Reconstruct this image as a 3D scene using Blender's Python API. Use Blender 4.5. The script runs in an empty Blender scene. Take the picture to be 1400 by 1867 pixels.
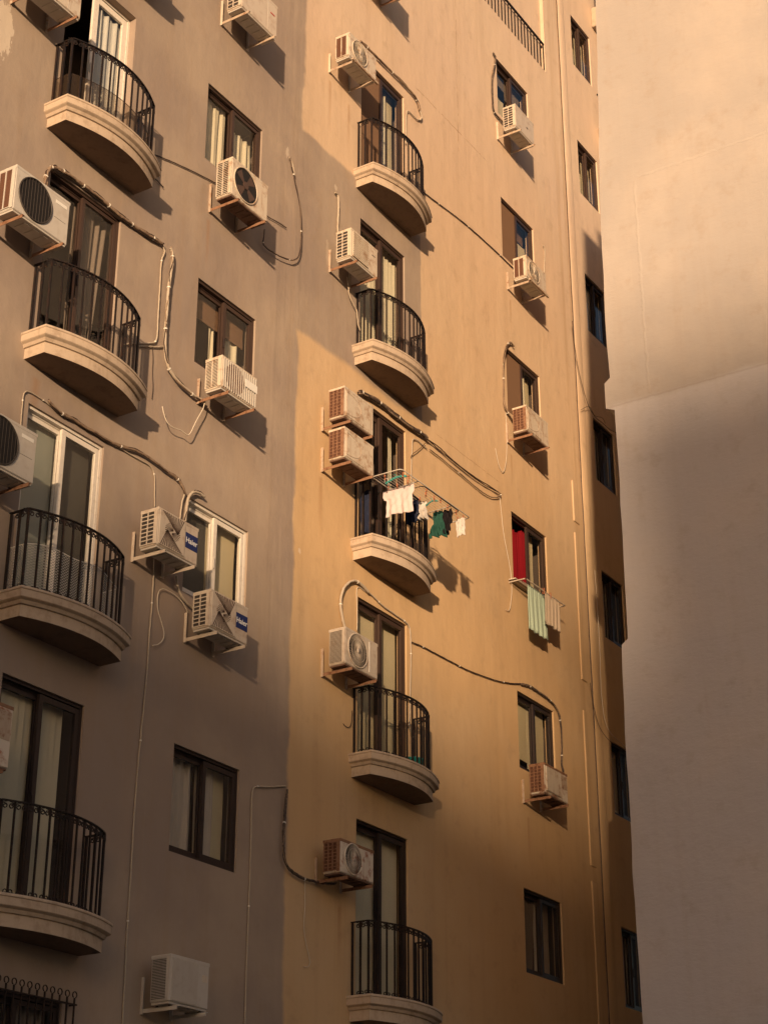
import bpy, math, random
from mathutils import Vector, Matrix
random.seed(7)
S = bpy.context.scene
COL = S.collection
R = math.radians

# ------------------------------------------------------------------ camera
FPX, PITCH, YAW, ROLL = 3245.32, 0.436682, 1.007617, 0.00028
cy_, sy_ = math.cos(YAW), math.sin(YAW)
FW = Vector((sy_*math.cos(PITCH), cy_*math.cos(PITCH), math.sin(PITCH)))
RT = Vector((cy_, -sy_, 0.0)); UP = RT.cross(FW)
RT, UP = RT*math.cos(ROLL)+UP*math.sin(ROLL), -RT*math.sin(ROLL)+UP*math.cos(ROLL)
cd = bpy.data.cameras.new('camera'); cam = bpy.data.objects.new('camera', cd); COL.objects.link(cam)
cd.sensor_fit = 'HORIZONTAL'; cd.sensor_width = 36.0; cd.lens = 36.0*FPX/1400.0
cd.clip_start = 0.1; cd.clip_end = 2000
cam.matrix_world = Matrix((( RT.x, UP.x, -FW.x, 0), (RT.y, UP.y, -FW.y, 0), (RT.z, UP.z, -FW.z, 0), (0, 0, 0, 1)))
S.camera = cam

# ------------------------------------------------------------------ world, sun, exposure
SUN_AZ, SUN_EL = 62.0, 5.0        # heading the light travels (from +Y towards +X) and height of the sun
w = bpy.data.worlds.new('World'); S.world = w; w.use_nodes = True
nt = w.node_tree; nt.nodes.clear()
sky = nt.nodes.new('ShaderNodeTexSky'); sky.sky_type = 'NISHITA'; sky.sun_disc = False
sky.sun_elevation = R(SUN_EL); sky.sun_rotation = R(SUN_AZ+180); sky.dust_density = 1.6; sky.ozone_density = 1.0; sky.air_density = 1.0
bg = nt.nodes.new('ShaderNodeBackground'); bg.inputs[1].default_value = 0.135
wo = nt.nodes.new('ShaderNodeOutputWorld')
tnt = nt.nodes.new('ShaderNodeMix'); tnt.data_type = 'RGBA'; tnt.blend_type = 'MULTIPLY'; tnt.inputs[0].default_value = 1.0
tnt.inputs[7].default_value = (1.04, .955, 1.02, 1)          # rosy dusk air
nt.links.new(sky.outputs[0], tnt.inputs[6]); nt.links.new(tnt.outputs[2], bg.inputs[0]); nt.links.new(bg.outputs[0], wo.inputs[0])
sd = bpy.data.lights.new('sun', 'SUN'); sun = bpy.data.objects.new('sun', sd); COL.objects.link(sun)
sd.energy = 4.5; sd.angle = R(1.2); sd.color = (1.0, 0.70, 0.43)
tr = Vector((math.sin(R(SUN_AZ))*math.cos(R(SUN_EL)), math.cos(R(SUN_AZ))*math.cos(R(SUN_EL)), -math.sin(R(SUN_EL))))
sun.rotation_euler = tr.to_track_quat('-Z', 'Y').to_euler()
S.view_settings.view_transform = 'Standard'; S.view_settings.look = 'None'
S.view_settings.exposure = 0.5; S.view_settings.gamma = 1.0
S.cycles.diffuse_bounces = 2; S.cycles.max_bounces = 6; S.cycles.transparent_max_bounces = 12

D = 11.9376                       # distance of the facade plane (Y = D), outward is -Y
GZ = -1.7                         # ground level
def wp(x, y, off=0.0):            # where a line of sight meets the facade plane, off metres proud of it
    d = FW*FPX + RT*(x-700) + UP*(933.5-y)
    return d*((D-off)/d.y)

# ------------------------------------------------------------------ materials
def mat(name, col, rough=0.7, metal=0.0, spec=0.35):
    m = bpy.data.materials.new(name); m.use_nodes = True
    b = m.node_tree.nodes['Principled BSDF']
    b.inputs['Base Color'].default_value = (*col, 1); b.inputs['Roughness'].default_value = rough
    b.inputs['Metallic'].default_value = metal; b.inputs['Specular IOR Level'].default_value = spec
    return m
class NB:
    def __init__(s, m): s.t = m.node_tree; s.m = m; s.b = m.node_tree.nodes['Principled BSDF']
    def n(s, t, **k):
        x = s.t.nodes.new(t)
        for a, b in k.items(): setattr(x, a, b)
        return x
    def l(s, a, b): s.t.links.new(a, b)
    def inp(s, sock, v):
        if isinstance(v, (int, float)): sock.default_value = v
        elif isinstance(v, tuple): sock.default_value = (*v, 1) if len(v) == 3 and sock.type == 'RGBA' else v
        else: s.l(v, sock)
    def math(s, op, a, b=0.0, clamp=False):
        x = s.n('ShaderNodeMath', operation=op, use_clamp=clamp); s.inp(x.inputs[0], a); s.inp(x.inputs[1], b); return x.outputs[0]
    def noise(s, vec, scale, detail=4, rough=.55, dim='3D'):
        x = s.n('ShaderNodeTexNoise'); s.inp(x.inputs['Scale'], scale); x.inputs['Detail'].default_value = detail
        x.inputs['Roughness'].default_value = rough
        if vec is not None: s.l(vec, x.inputs['Vector'])
        return x.outputs[0]
    def mapping(s, vec, scale):
        x = s.n('ShaderNodeMapping'); x.inputs['Scale'].default_value = scale; s.l(vec, x.inputs['Vector']); return x.outputs[0]
    def sstep(s, v, a, b):
        x = s.n('ShaderNodeMapRange', interpolation_type='SMOOTHSTEP'); s.inp(x.inputs[0], v)
        x.inputs[1].default_value = a; x.inputs[2].default_value = b; return x.outputs[0]
    def mix(s, f, a, b):
        x = s.n('ShaderNodeMix', data_type='RGBA'); s.inp(x.inputs[0], f); s.inp(x.inputs[6], a); s.inp(x.inputs[7], b); return x.outputs[2]
    def bump(s, h, strength, dist, prev=None):
        x = s.n('ShaderNodeBump'); x.inputs['Strength'].default_value = strength; x.inputs['Distance'].default_value = dist
        s.l(h, x.inputs['Height'])
        if prev is not None: s.l(prev, x.inputs['Normal'])
        return x.outputs[0]
def pos(nb):
    g = nb.n('ShaderNodeNewGeometry'); sp = nb.n('ShaderNodeSeparateXYZ'); nb.l(g.outputs['Position'], sp.inputs[0])
    return g.outputs['Position'], sp.outputs[0], sp.outputs[1], sp.outputs[2]

def plaster(name, facade=True, colA=(.295, .232, .192), colB=(.555, .375, .205), colC=None):
    m = mat(name, colB, 0.92, 0, .15); nb = NB(m); P, X, Y, Z = pos(nb)
    wob = nb.math('MULTIPLY', nb.math('SUBTRACT', nb.noise(P, 1.1, 3), .5), .22)
    wob2 = nb.math('MULTIPLY', nb.math('SUBTRACT', nb.noise(P, 9, 3), .5), .05)
    wb = nb.math('ADD', wob, wob2)
    big = nb.noise(P, .55, 5, .6); mid = nb.noise(P, 3.2, 6, .65); fine = nb.noise(P, 38, 4, .6)
    strk = nb.noise(nb.mapping(P, (5.5, 5.5, .22)), 1.0, 5, .6)
    strk2 = nb.noise(nb.mapping(P, (17, 17, .5)), 1.0, 3, .5)
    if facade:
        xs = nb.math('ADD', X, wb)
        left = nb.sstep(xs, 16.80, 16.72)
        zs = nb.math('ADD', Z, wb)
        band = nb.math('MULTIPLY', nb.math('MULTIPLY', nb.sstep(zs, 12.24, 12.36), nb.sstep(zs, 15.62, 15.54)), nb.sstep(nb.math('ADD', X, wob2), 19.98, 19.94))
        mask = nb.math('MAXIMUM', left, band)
        bcol = nb.mix(nb.sstep(Z, 20.5, 9.0), (.61, .46, .345), colB)  # upper wall colour lightened to carry the stronger light higher up
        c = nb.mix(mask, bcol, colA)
    else:
        # greyer coat below the neighbour wall's joint, lightened in place of ambient light
        c = nb.mix(nb.sstep(nb.math('ADD', Z, wb), 11.60, 11.72), colA, colB)
    c = nb.mix(nb.math('MULTIPLY', nb.sstep(big, .38, .68), .24), c, (.60, .48, .34) if facade else (.60, .50, .42))
    c = nb.mix(nb.math('MULTIPLY', nb.sstep(strk, .48, .72), .12 if facade else .06), c, (.30, .19, .10))
    c = nb.mix(nb.math('MULTIPLY', nb.sstep(strk2, .56, .75), .04 if facade else .03), c, (.62, .50, .34))
    c = nb.mix(nb.math('MULTIPLY', nb.sstep(mid, .52, .74), .20), c, (.27, .19, .12))
    if facade:
        # ragged splash of pale filler beside the upper-left air conditioner
        for (ux, uz, ru, rz, am) in ((10.98, 13.25, .16, .42, .6), (16.40, 14.95, .04, .09, .4), (17.60, 15.08, .04, .06, .4), (17.42, 13.85, .05, .22, .22), (16.9, 9.1, .03, .04, .5)):
            dx = nb.math('DIVIDE', nb.math('SUBTRACT', X, ux), ru); dz = nb.math('DIVIDE', nb.math('SUBTRACT', Z, uz), rz)
            dd = nb.math('ADD', nb.math('MULTIPLY', dx, dx), nb.math('MULTIPLY', dz, dz))
            sp = nb.sstep(nb.math('ADD', dd, nb.math('MULTIPLY', nb.math('SUBTRACT', nb.noise(nb.mapping(P, (3, 3, 1)), 5 if rz > .2 else 14, 4, .7), .5), 4.0)), .85, .7)
            c = nb.mix(nb.math('MULTIPLY', sp, am), c, (.70, .60, .48))
        # rust runs below brackets
        for (ux, zt, ln, wd) in RUST:
            fx = nb.sstep(nb.math('ABSOLUTE', nb.math('SUBTRACT', nb.math('ADD', X, nb.math('MULTIPLY', wob2, .5)), ux)), wd, 0.0)
            fz = nb.math('MULTIPLY', nb.sstep(Z, zt, zt-.05), nb.sstep(Z, zt-ln, zt-.1))
            c = nb.mix(nb.math('MULTIPLY', nb.math('MULTIPLY', fx, fz), .34), c, (.30, .14, .05))
    def line(axis, at, wd, a0=None, a1=None, other=None, ragged=1.0):
        v = nb.math('ABSOLUTE', nb.math('SUBTRACT', nb.math('ADD', axis, nb.math('MULTIPLY', wob2, ragged)), at))
        f = nb.sstep(v, wd, wd*.3)
        if a0 is not None: f = nb.math('MULTIPLY', f, nb.math('MULTIPLY', nb.sstep(other, a0, a0+.15), nb.sstep(other, a1, a1-.15)))
        return f
    cracks = None
    if facade:
        ls = [line(Z, 18.40, .012, 19.8, 22.25, X), line(X, 21.23, .010, 17.9, 21.5, Z), line(X, 18.9, .006, 13.9, 15.2, Z), line(Z, 12.30, .008, 20.3, 22.4, X, .6)]
        gap = nb.sstep(nb.noise(P, 7, 3), .36, .55)
        for f in ls:
            c = nb.mix(nb.math('MULTIPLY', nb.math('MULTIPLY', f, gap), .55), c, (.22, .12, .06))
        # rain stain under the raised strips and at the joint
        stn = nb.math('MULTIPLY', nb.math('MULTIPLY', nb.sstep(X, 24.75, 25.1), nb.sstep(X, 25.33, 25.25)), nb.sstep(strk, .42, .6))
        c = nb.mix(nb.math('MULTIPLY', stn, .30), c, (.36, .22, .11))
        cracks = ls[0]
    else:
        ls = [line(Z, 15.25, .03, -9, 8.33, Y, 1.5), line(Y, 8.30, .025, 11.7, 15.25, Z, 1.5), line(Z, 11.66, .02, -30, 9, Y, .8), line(Z, 8.02, .03, -30, 8.7, Y, 1.6), line(Z, 5.0, .02, -30, 8.0, Y, 1.6)]
        for i_, f in enumerate(ls):
            c = nb.mix(nb.math('MULTIPLY', f, .05 if i_ != 2 else .22), c, (.24, .18, .15) if i_ > 1 else (.62, .54, .48))
        cracks = nb.math('ADD', ls[0], ls[1])
    nb.l(c, nb.b.inputs['Base Color'])
    n1 = nb.bump(fine, .35, .004)
    n1 = nb.bump(cracks, .35, .010 if not facade else -.008, n1)
    n2 = nb.bump(mid, .45, .012, n1)
    n3 = nb.bump(nb.noise(nb.mapping(P, (1.3, 1.3, .6)), 1.0, 4, .5), .6, .05, n2)
    if facade:   # vertical trowel ridges near the change of coat
        rid = nb.math('MULTIPLY', nb.noise(nb.mapping(P, (5, 5, .3)), 1.0, 2), nb.math('MULTIPLY', nb.sstep(X, 15.9, 16.3), nb.sstep(X, 17.0, 16.7)))
        n3 = nb.bump(rid, .4, .03, n3)
    if not facade:
        n3 = nb.bump(nb.noise(nb.mapping(P, (2.2, 2.2, 5)), 1.0, 6, .7), .5, .02, n3)
    nb.l(n3, nb.b.inputs['Normal'])
    return m
RUST = [(17.42, 16.9, 1.2, .06), (17.35, 10.35, 1.1, .08), (22.9, 7.05, .9, .06), (17.92, 16.8, 1.1, .05), (22.75, 13.0, .7, .05), (14.75, 12.9, .9, .06), (17.9, 4.8, .9, .06), (11.2, 10.5, .8, .07), (22.9, 16.0, .8, .05), (18.4, 12.1, .9, .1), (12.0, 9.3, .9, .1)]
M = {}
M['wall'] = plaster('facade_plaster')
M['side'] = plaster('neighbour_plaster', False, (.455, .425, .43), (.375, .335, .31))
def aged(name, col, dirt, amt=.35, rough=.6, metal=0, scale=14, spec=.35, bump=.2):
    m = mat(name, col, rough, metal, spec); nb = NB(m); P, X, Y, Z = pos(nb)
    n = nb.noise(P, scale, 6, .68); n2 = nb.noise(nb.mapping(P, (12, 12, 1.5)), 1.5, 4)
    c = nb.mix(nb.math('MULTIPLY', nb.sstep(n, .48, .68), amt), col, dirt)
    c = nb.mix(nb.math('MULTIPLY', nb.sstep(n2, .5, .75), amt*.6), c, dirt)
    nb.l(c, nb.b.inputs['Base Color'])
    nb.l(nb.bump(n, bump, .004), nb.b.inputs['Normal'])
    return m
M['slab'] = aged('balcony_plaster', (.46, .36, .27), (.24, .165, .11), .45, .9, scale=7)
M['tray'] = aged('rusty_shaded_tray', (.15, .09, .065), (.07, .03, .018), .7, .9, scale=9)  # rust tone, darkened further to carry the shade under the unit
M['soffit'] = aged('shade_darkened_soffit', (.23, .16, .115), (.13, .09, .065), .5, .95, scale=5)  # shade of the balcony undersides put into a darker plaster colour
M['iron'] = aged('black_iron', (.013, .010, .010), (.10, .04, .02), .35, .6, .2, 30)
M['frame_brown'] = aged('brown_aluminium', (.060, .036, .028), (.05, .03, .02), .4, .45, .2, 20)
M['frame_dark'] = aged('dark_aluminium', (.035, .024, .022), (.02, .015, .015), .4, .4, .2, 20)
M['frame_white'] = aged('white_frame_paint', (.72, .66, .58), (.45, .36, .27), .3, .5, 0, 20)
M['ac_white'] = aged('white_enamel', (.56, .48, .385), (.30, .16, .08), .75, .45, 0, 9)
M['ac_clean'] = aged('clean_cream_enamel', (.54, .46, .375), (.36, .25, .18), .55, .45, 0, 9)
M['ac_rusty'] = aged('rust_eaten_enamel', (.62, .55, .46), (.27, .08, .025), .95, .6, 0, 7)
M['ac_dull'] = aged('dull_grey_enamel', (.50, .46, .41), (.35, .28, .22), .3, .5, 0, 9)
M['rust'] = aged('rust', (.25, .135, .08), (.10, .035, .015), .8, .85, 0, 16, bump=.5)
M['rust_light'] = aged('rust_flaked_steel', (.42, .33, .25), (.22, .095, .045), .75, .8, 0, 14, bump=.5)
M['rust_mesh'] = aged('rust_orange_fins', (.11, .048, .028), (.05, .02, .012), .6, .8, 0, 60)
M['black'] = mat('dark_void', (.012, .010, .010), .7)
M['fin'] = aged('dark_fins', (.06, .05, .045), (.03, .025, .02), .5, .6, .3, 60)
M['pale_pipe'] = aged('pale_foam_pipe', (.43, .36, .28), (.36, .25, .16), .4, .75, 0, 25)
M['dirty_pipe'] = aged('dirty_taped_pipe', (.25, .175, .12), (.10, .06, .04), .8, .8, 0, 22)
M['black_pipe'] = aged('black_taped_pipe', (.05, .035, .03), (.35, .25, .17), .45, .7, 0, 26)
M['wire_dark'] = mat('dark_cable', (.05, .03, .022), .6)
M['wire_pale'] = mat('pale_cable', (.60, .52, .42), .6)
M['clip'] = mat('white_cable_tie', (.75, .7, .62), .5)
M['navy'] = mat('navy_label', (.008, .022, .12), .35)
M['white'] = mat('white_lettering', (.8, .8, .78), .5)
M['label'] = mat('white_sticker', (.75, .72, .66), .5)
M['red_print'] = mat('red_print', (.4, .05, .03), .5)
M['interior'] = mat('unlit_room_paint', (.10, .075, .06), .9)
M['teal'] = mat('teal_plastic', (.03, .28, .26), .4)
M['peg'] = mat('terracotta_plastic', (.45, .16, .08), .5)
M['asphalt'] = aged('asphalt', (.05, .048, .046), (.03, .03, .03), .5, .9, 0, 3)
M['plain_block'] = aged('unseen_block_render', (.34, .28, .22), (.22, .17, .13), .4, .9, 0, .6)
M['vane'] = mat('vane_dark_brown', (.075, .045, .035), .6)  # even dark brown for fan blades and swirl vanes
def fabric(name, col, vscale=0, rough=.9, trans=.0, tint=None):
    m = mat(name, col, rough, 0, .1); nb = NB(m); P, X, Y, Z = pos(nb)
    n = nb.noise(P, 60, 3); n2 = nb.noise(P, 6, 4)
    c = nb.mix(nb.math('MULTIPLY', n2, .25), col, tuple(v*.6 for v in col)); nb.l(c, nb.b.inputs['Base Color'])
    nb.l(nb.bump(n, .2, .002), nb.b.inputs['Normal'])
    return m
M['curtain_cream'] = fabric('cream_curtain_cloth', (.62, .56, .42))
M['curtain_grey'] = fabric('grey_beige_curtain_cloth', (.52, .45, .38))
M['curtain_sheer'] = fabric('sheer_white_curtain_cloth', (.62, .60, .55))
M['curtain_dark'] = fabric('dull_dark_curtain_cloth', (.20, .16, .13))
M['curtain_red'] = fabric('red_curtain_cloth', (.17, .006, .011))
M['blind_cream'] = fabric('cream_roller_blind', (.62, .53, .35))
M['frost'] = fabric('grey_green_frosted_film', (.30, .32, .28))
M['frost_dark'] = fabric('dark_insect_mesh', (.085, .08, .07))
M['brown_panel'] = fabric('brown_screen_panel', (.20, .12, .075))
M['tee'] = fabric('blush_white_cotton', (.60, .50, .49))
M['green_cloth'] = fabric('bottle_green_cotton', (.022, .075, .058))
M['black_cloth'] = fabric('black_cotton', (.015, .012, .014))
M['navy_cloth'] = fabric('navy_cotton', (.02, .025, .05))
M['mint_cloth'] = fabric('mint_towelling', (.40, .50, .40))
M['peach_cloth'] = fabric('pale_peach_towelling', (.48, .39, .30))
M['white_cloth'] = fabric('off_white_cotton', (.58, .53, .48))
def glass_mat(name, tint=(.80, .80, .78), refl=.12):
    m = bpy.data.materials.new(name); m.use_nodes = True; t = m.node_tree; t.nodes.clear()
    tb = t.nodes.new('ShaderNodeBsdfTransparent'); tb.inputs[0].default_value = (*tint, 1)
    g = t.nodes.new('ShaderNodeBsdfGlossy'); g.inputs['Roughness'].default_value = .03
    lw = t.nodes.new('ShaderNodeLayerWeight'); pw = t.nodes.new('ShaderNodeMath'); pw.operation = 'POWER'; pw.inputs[1].default_value = 5.0
    ml = t.nodes.new('ShaderNodeMath'); ml.operation = 'MULTIPLY_ADD'; ml.inputs[1].default_value = .6; ml.inputs[2].default_value = .03
    t.links.new(lw.outputs['Facing'], pw.inputs[0]); t.links.new(pw.outputs[0], ml.inputs[0]); fr = ml
    mx = t.nodes.new('ShaderNodeMixShader'); o = t.nodes.new('ShaderNodeOutputMaterial')
    t.links.new(fr.outputs[0], mx.inputs[0]); t.links.new(tb.outputs[0], mx.inputs[1]); t.links.new(g.outputs[0], mx.inputs[2]); t.links.new(mx.outputs[0], o.inputs[0])
    return m
M['glass'] = glass_mat('window_glass', (.95, .95, .94))
M['glass_dim'] = glass_mat('dim_window_glass', (.55, .55, .54))
def net_mat():
    m = mat('white_perforated_net', (.60, .57, .52), .7); nb = NB(m); P, X, Y, Z = pos(nb)
    tb = nb.n('ShaderNodeBsdfTransparent'); mx = nb.n('ShaderNodeMixShader')
    s1 = nb.math('SINE', nb.math('MULTIPLY', nb.math('ADD', X, Y), 210)); s2 = nb.math('SINE', nb.math('MULTIPLY', Z, 210))
    f = nb.math('GREATER_THAN', nb.math('MULTIPLY', s1, s2), .05)
    o = nb.t.nodes['Material Output']
    f2 = nb.math('ADD', nb.math('MULTIPLY', f, .42), .08)
    nb.l(f2, mx.inputs[0]); nb.l(tb.outputs[0], mx.inputs[1]); nb.l(nb.b.outputs[0], mx.inputs[2]); nb.l(mx.outputs[0], o.inputs[0])
    return m
M['net'] = net_mat()
def smoked():
    m = mat('smoked_acrylic', (.10, .07, .05), .2); nb = NB(m)
    tb = nb.n('ShaderNodeBsdfTransparent'); tb.inputs[0].default_value = (.75, .70, .64, 1); mx = nb.n('ShaderNodeMixShader'); mx.inputs[0].default_value = .28
    o = nb.t.nodes['Material Output']; nb.l(tb.outputs[0], mx.inputs[1]); nb.l(nb.b.outputs[0], mx.inputs[2]); nb.l(mx.outputs[0], o.inputs[0]); return m
M['acrylic'] = smoked()

# ------------------------------------------------------------------ mesh helpers
class MB:
    def __init__(s): s.v = []; s.f = []
    def quad(s, *p):
        i = len(s.v); s.v += [tuple(q) for q in p]; s.f.append(tuple(range(i, i+len(p)))); return s
    def box(s, x0, x1, y0, y1, z0, z1, M4=None, bev=0.0):
        if x0 > x1: x0, x1 = x1, x0
        if y0 > y1: y0, y1 = y1, y0
        if z0 > z1: z0, z1 = z1, z0
        i = len(s.v)
        if bev <= 0:
            vs = [(x, y, z) for x in (x0, x1) for y in (y0, y1) for z in (z0, z1)]
            if M4: vs = [tuple(M4 @ Vector(q)) for q in vs]
            s.v += vs
            for f in ((0,1,3,2),(4,6,7,5),(0,4,5,1),(2,3,7,6),(0,2,6,4),(1,5,7,3)): s.f.append(tuple(i+a for a in f))
            return s
        # chamfered box
        b = bev; pts = []; idx = {}
        for sx in (0, 1):
            for sy in (0, 1):
                for sz in (0, 1):
                    X, Y, Z = (x0, x1)[sx], (y0, y1)[sy], (z0, z1)[sz]
                    ix, iy, iz = (b, -b)[sx], (b, -b)[sy], (b, -b)[sz]
                    idx[sx,sy,sz,0] = len(pts); pts.append((X, Y+iy, Z+iz))
                    idx[sx,sy,sz,1] = len(pts); pts.append((X+ix, Y, Z+iz))
                    idx[sx,sy,sz,2] = len(pts); pts.append((X+ix, Y+iy, Z))
        if M4: pts = [tuple(M4 @ Vector(q)) for q in pts]
        s.v += pts; F = []
        for sx in (0, 1): F.append([idx[sx,0,0,0], idx[sx,1,0,0], idx[sx,1,1,0], idx[sx,0,1,0]][::(-1 if sx==0 else 1)])
        for sy in (0, 1): F.append([idx[0,sy,0,1], idx[1,sy,0,1], idx[1,sy,1,1], idx[0,sy,1,1]][::(1 if sy==0 else -1)])
        for sz in (0, 1): F.append([idx[0,0,sz,2], idx[1,0,sz,2], idx[1,1,sz,2], idx[0,1,sz,2]][::(-1 if sz==0 else 1)])
        for a in (0, 1):
            for c in (0, 1):
                F.append([idx[a,c,0,0], idx[a,c,1,0], idx[a,c,1,1], idx[a,c,0,1]])
                F.append([idx[a,0,c,0], idx[a,1,c,0], idx[a,1,c,2], idx[a,0,c,2]])
                F.append([idx[0,a,c,1], idx[1,a,c,1], idx[1,a,c,2], idx[0,a,c,2]])
                for e in (0, 1): F.append([idx[a,c,e,0], idx[a,c,e,1], idx[a,c,e,2]])
        s.f += [tuple(i+k for k in f) for f in F]
        return s
    def tube(s, pts, r, n=6, caps=True, closed=False):
        pts = [Vector(p) for p in pts]; m = len(pts)
        if m < 2: return s
        i0 = len(s.v); nrm = None; 
        for k in range(m):
            if closed: t = pts[(k+1) % m]-pts[k-1]
            else: t = pts[min(k+1, m-1)]-pts[max(k-1, 0)]
            if t.length < 1e-9: t = Vector((0, 0, 1))
            t.normalize()
            if nrm is None:
                a = Vector((0, 0, 1)) if abs(t.z) < .9 else Vector((1, 0, 0)); nrm = t.cross(a).normalized()
            else:
                nrm = (nrm - t*nrm.dot(t))
                nrm = nrm.normalized() if nrm.length > 1e-6 else t.orthogonal().normalized()
            bn = t.cross(nrm); rr = r[k] if isinstance(r, (list, tuple)) else r
            for j in range(n):
                an = 2*math.pi*j/n+math.pi/n
                s.v.append(tuple(pts[k]+(nrm*math.cos(an)+bn*math.sin(an))*rr))
        rng = m if closed else m-1
        for k in range(rng):
            k2 = (k+1) % m
            for j in range(n):
                j2 = (j+1) % n
                s.f.append((i0+k*n+j, i0+k*n+j2, i0+k2*n+j2, i0+k2*n+j))
        if caps and not closed:
            s.f.append(tuple(i0+j for j in range(n))[::-1]); s.f.append(tuple(i0+(m-1)*n+j for j in range(n)))
        return s
    def disc(s, c, r, ny, n=28, th=.004):   # disc facing -Y
        i = len(s.v)
        for y in (c[1]-th, c[1]):
            for j in range(n):
                a = 2*math.pi*j/n; s.v.append((c[0]+r*math.cos(a), y, c[2]+r*math.sin(a)))
        s.f.append(tuple(i+j for j in range(n))); s.f.append(tuple(i+n+j for j in range(n))[::-1])
        for j in range(n): j2 = (j+1) % n; s.f.append((i+j, i+n+j, i+n+j2, i+j2))
        return s
    def prism(s, poly, y0, y1):              # polygon in XZ, extruded in Y
        i = len(s.v); n = len(poly)
        s.v += [(a, y0, b) for a, b in poly]+[(a, y1, b) for a, b in poly]
        s.f.append(tuple(range(i, i+n))); s.f.append(tuple(range(i+n, i+2*n))[::-1])
        for j in range(n): j2 = (j+1) % n; s.f.append((i+j, i+n+j, i+n+j2, i+j2))
        return s
    def grid(s, fn, nu, nv, th=0.0, tn=(0, 1, 0)):
        i = len(s.v); T = Vector(tn)*th
        P = [[Vector(fn(a/nu, b/nv)) for b in range(nv+1)] for a in range(nu+1)]
        for a in range(nu+1):
            for b in range(nv+1): s.v.append(tuple(P[a][b]))
        for a in range(nu):
            for b in range(nv):
                k = i+a*(nv+1)+b; s.f.append((k, k+nv+1, k+nv+2, k+1))
        if th:
            o = len(s.v)-i
            for a in range(nu+1):
                for b in range(nv+1): s.v.append(tuple(P[a][b]+T))
            for a in range(nu):
                for b in range(nv):
                    k = i+o+a*(nv+1)+b; s.f.append((k, k+1, k+nv+2, k+nv+1))
            W = nv+1
            for b in range(nv):
                k = i+b; s.f.append((k, k+1, k+1+o, k+o)); k = i+nu*W+b; s.f.append((k, k+o, k+o+1, k+1))
            for a in range(nu):
                k = i+a*W; s.f.append((k, k+o, k+o+W, k+W)); k = i+a*W+nv; s.f.append((k, k+W, k+W+o, k+o))
        return s
    def build(s, name, m, parent=None, smooth=False):
        me = bpy.data.meshes.new(name); me.from_pydata(s.v, [], s.f); me.update()
        ms = m if isinstance(m, list) else [m]
        for q in ms: me.materials.append(q)
        if smooth:
            for p in me.polygons: p.use_smooth = True
        o = bpy.data.objects.new(name, me); COL.objects.link(o)
        if parent is not None:
            o.parent = parent; o.matrix_parent_inverse = parent.matrix_world.inverted() if parent.type == 'EMPTY' else Matrix()
        return o
def empty(name, loc, label, cat, group=None):
    o = bpy.data.objects.new(name, None); COL.objects.link(o); o.location = loc; o.empty_display_size = .1
    o.matrix_world = Matrix.Translation(Vector(loc)); o['label'] = label; o['category'] = cat
    if group: o['group'] = group
    return o
def tag(o, label, cat, group=None):
    o['label'] = label; o['category'] = cat
    if group: o['group'] = group
    return o
def struct(o): o['kind'] = 'structure'; return o
def smooth_path(pts, n=6):
    pts = [Vector(p) for p in pts]; out = []
    for i in range(len(pts)-1):
        p0, p1, p2, p3 = pts[max(i-1, 0)], pts[i], pts[i+1], pts[min(i+2, len(pts)-1)]
        for k in range(n):
            t = k/n
            out.append(.5*((2*p1)+(p2-p0)*t+(2*p0-5*p1+4*p2-p3)*t*t+(3*p1-p0-3*p2+p3)*t**3))
    out.append(pts[-1]); return out

# ------------------------------------------------------------------ ground
g = MB(); g.quad((-400, -400, GZ), (400, -400, GZ), (400, 400, GZ), (-400, 400, GZ)); struct(g.build('ground', M['asphalt']))

# ------------------------------------------------------------------ the apartment building
B = empty('apartment_building', (14, D, GZ), 'golden plastered apartment block with curved balconies and many windows', 'building')
LDu, LWu, Mu, Ru, Fu = (11.92, 13.13), (14.61, 15.81), (18.26, 19.49), (22.68, 23.87), (25.94, 26.80)
FT = {-2: 24.31, -1: 21.22, 0: 18.16, 1: 15.10, 2: 12.11, 3: 9.03, 4: 5.96}
holes = []
def top(k): return 17.945-3*k
for k in range(0, 5): holes.append((*LDu, 15.705-3*k, top(k)))
holes.append((*LDu, .9, top(5)))
for k in range(0, 5): holes.append((*LWu, 16.75-3*k, top(k)))
for k in range(0, 5): holes.append((*Mu, 15.705-3*k, top(k)))
for k in range(-1, 5): holes.append((*Ru, 16.74-3*k, top(k)))
for k in range(-2, 5): holes.append((*Fu, FT[k]-1.24, FT[k]))
TU0, TU1, TZ, TD = 20.9, 24.69, 22.0, .07
us = sorted(set([-6, 16.75, 34, TU0, TU1]+[h[0] for h in holes]+[h[1] for h in holes]))
zs = sorted(set([GZ, TZ, 28]+[h[2] for h in holes]+[h[3] for h in holes]))
wall = MB(); RD = .16
for a in range(len(us)-1):
    for b in range(len(zs)-1):
        cu, cz = (us[a]+us[a+1])/2, (zs[b]+zs[b+1])/2
        if any(h[0] < cu < h[1] and h[2] < cz < h[3] for h in holes): continue
        y = D+TD if (TU0 < cu < TU1 and cz > TZ) else D
        wall.quad((us[a], y, zs[b]), (us[a+1], y, zs[b]), (us[a+1], y, zs[b+1]), (us[a], y, zs[b+1]))
for (a, b, c, d) in holes:
    y0, y1 = D, D+RD
    wall.quad((a, y0, c), (a, y0, d), (a, y1, d), (a, y1, c)); wall.quad((b, y0, c), (b, y1, c), (b, y1, d), (b, y0, d))
    wall.quad((a, y0, d), (b, y0, d), (b, y1, d), (a, y1, d)); wall.quad((a, y0, c), (a, y1, c), (b, y1, c), (b, y0, c))
wall.quad((TU0, D, TZ), (TU1, D, TZ), (TU1, D+TD, TZ), (TU0, D+TD, TZ))
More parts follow.
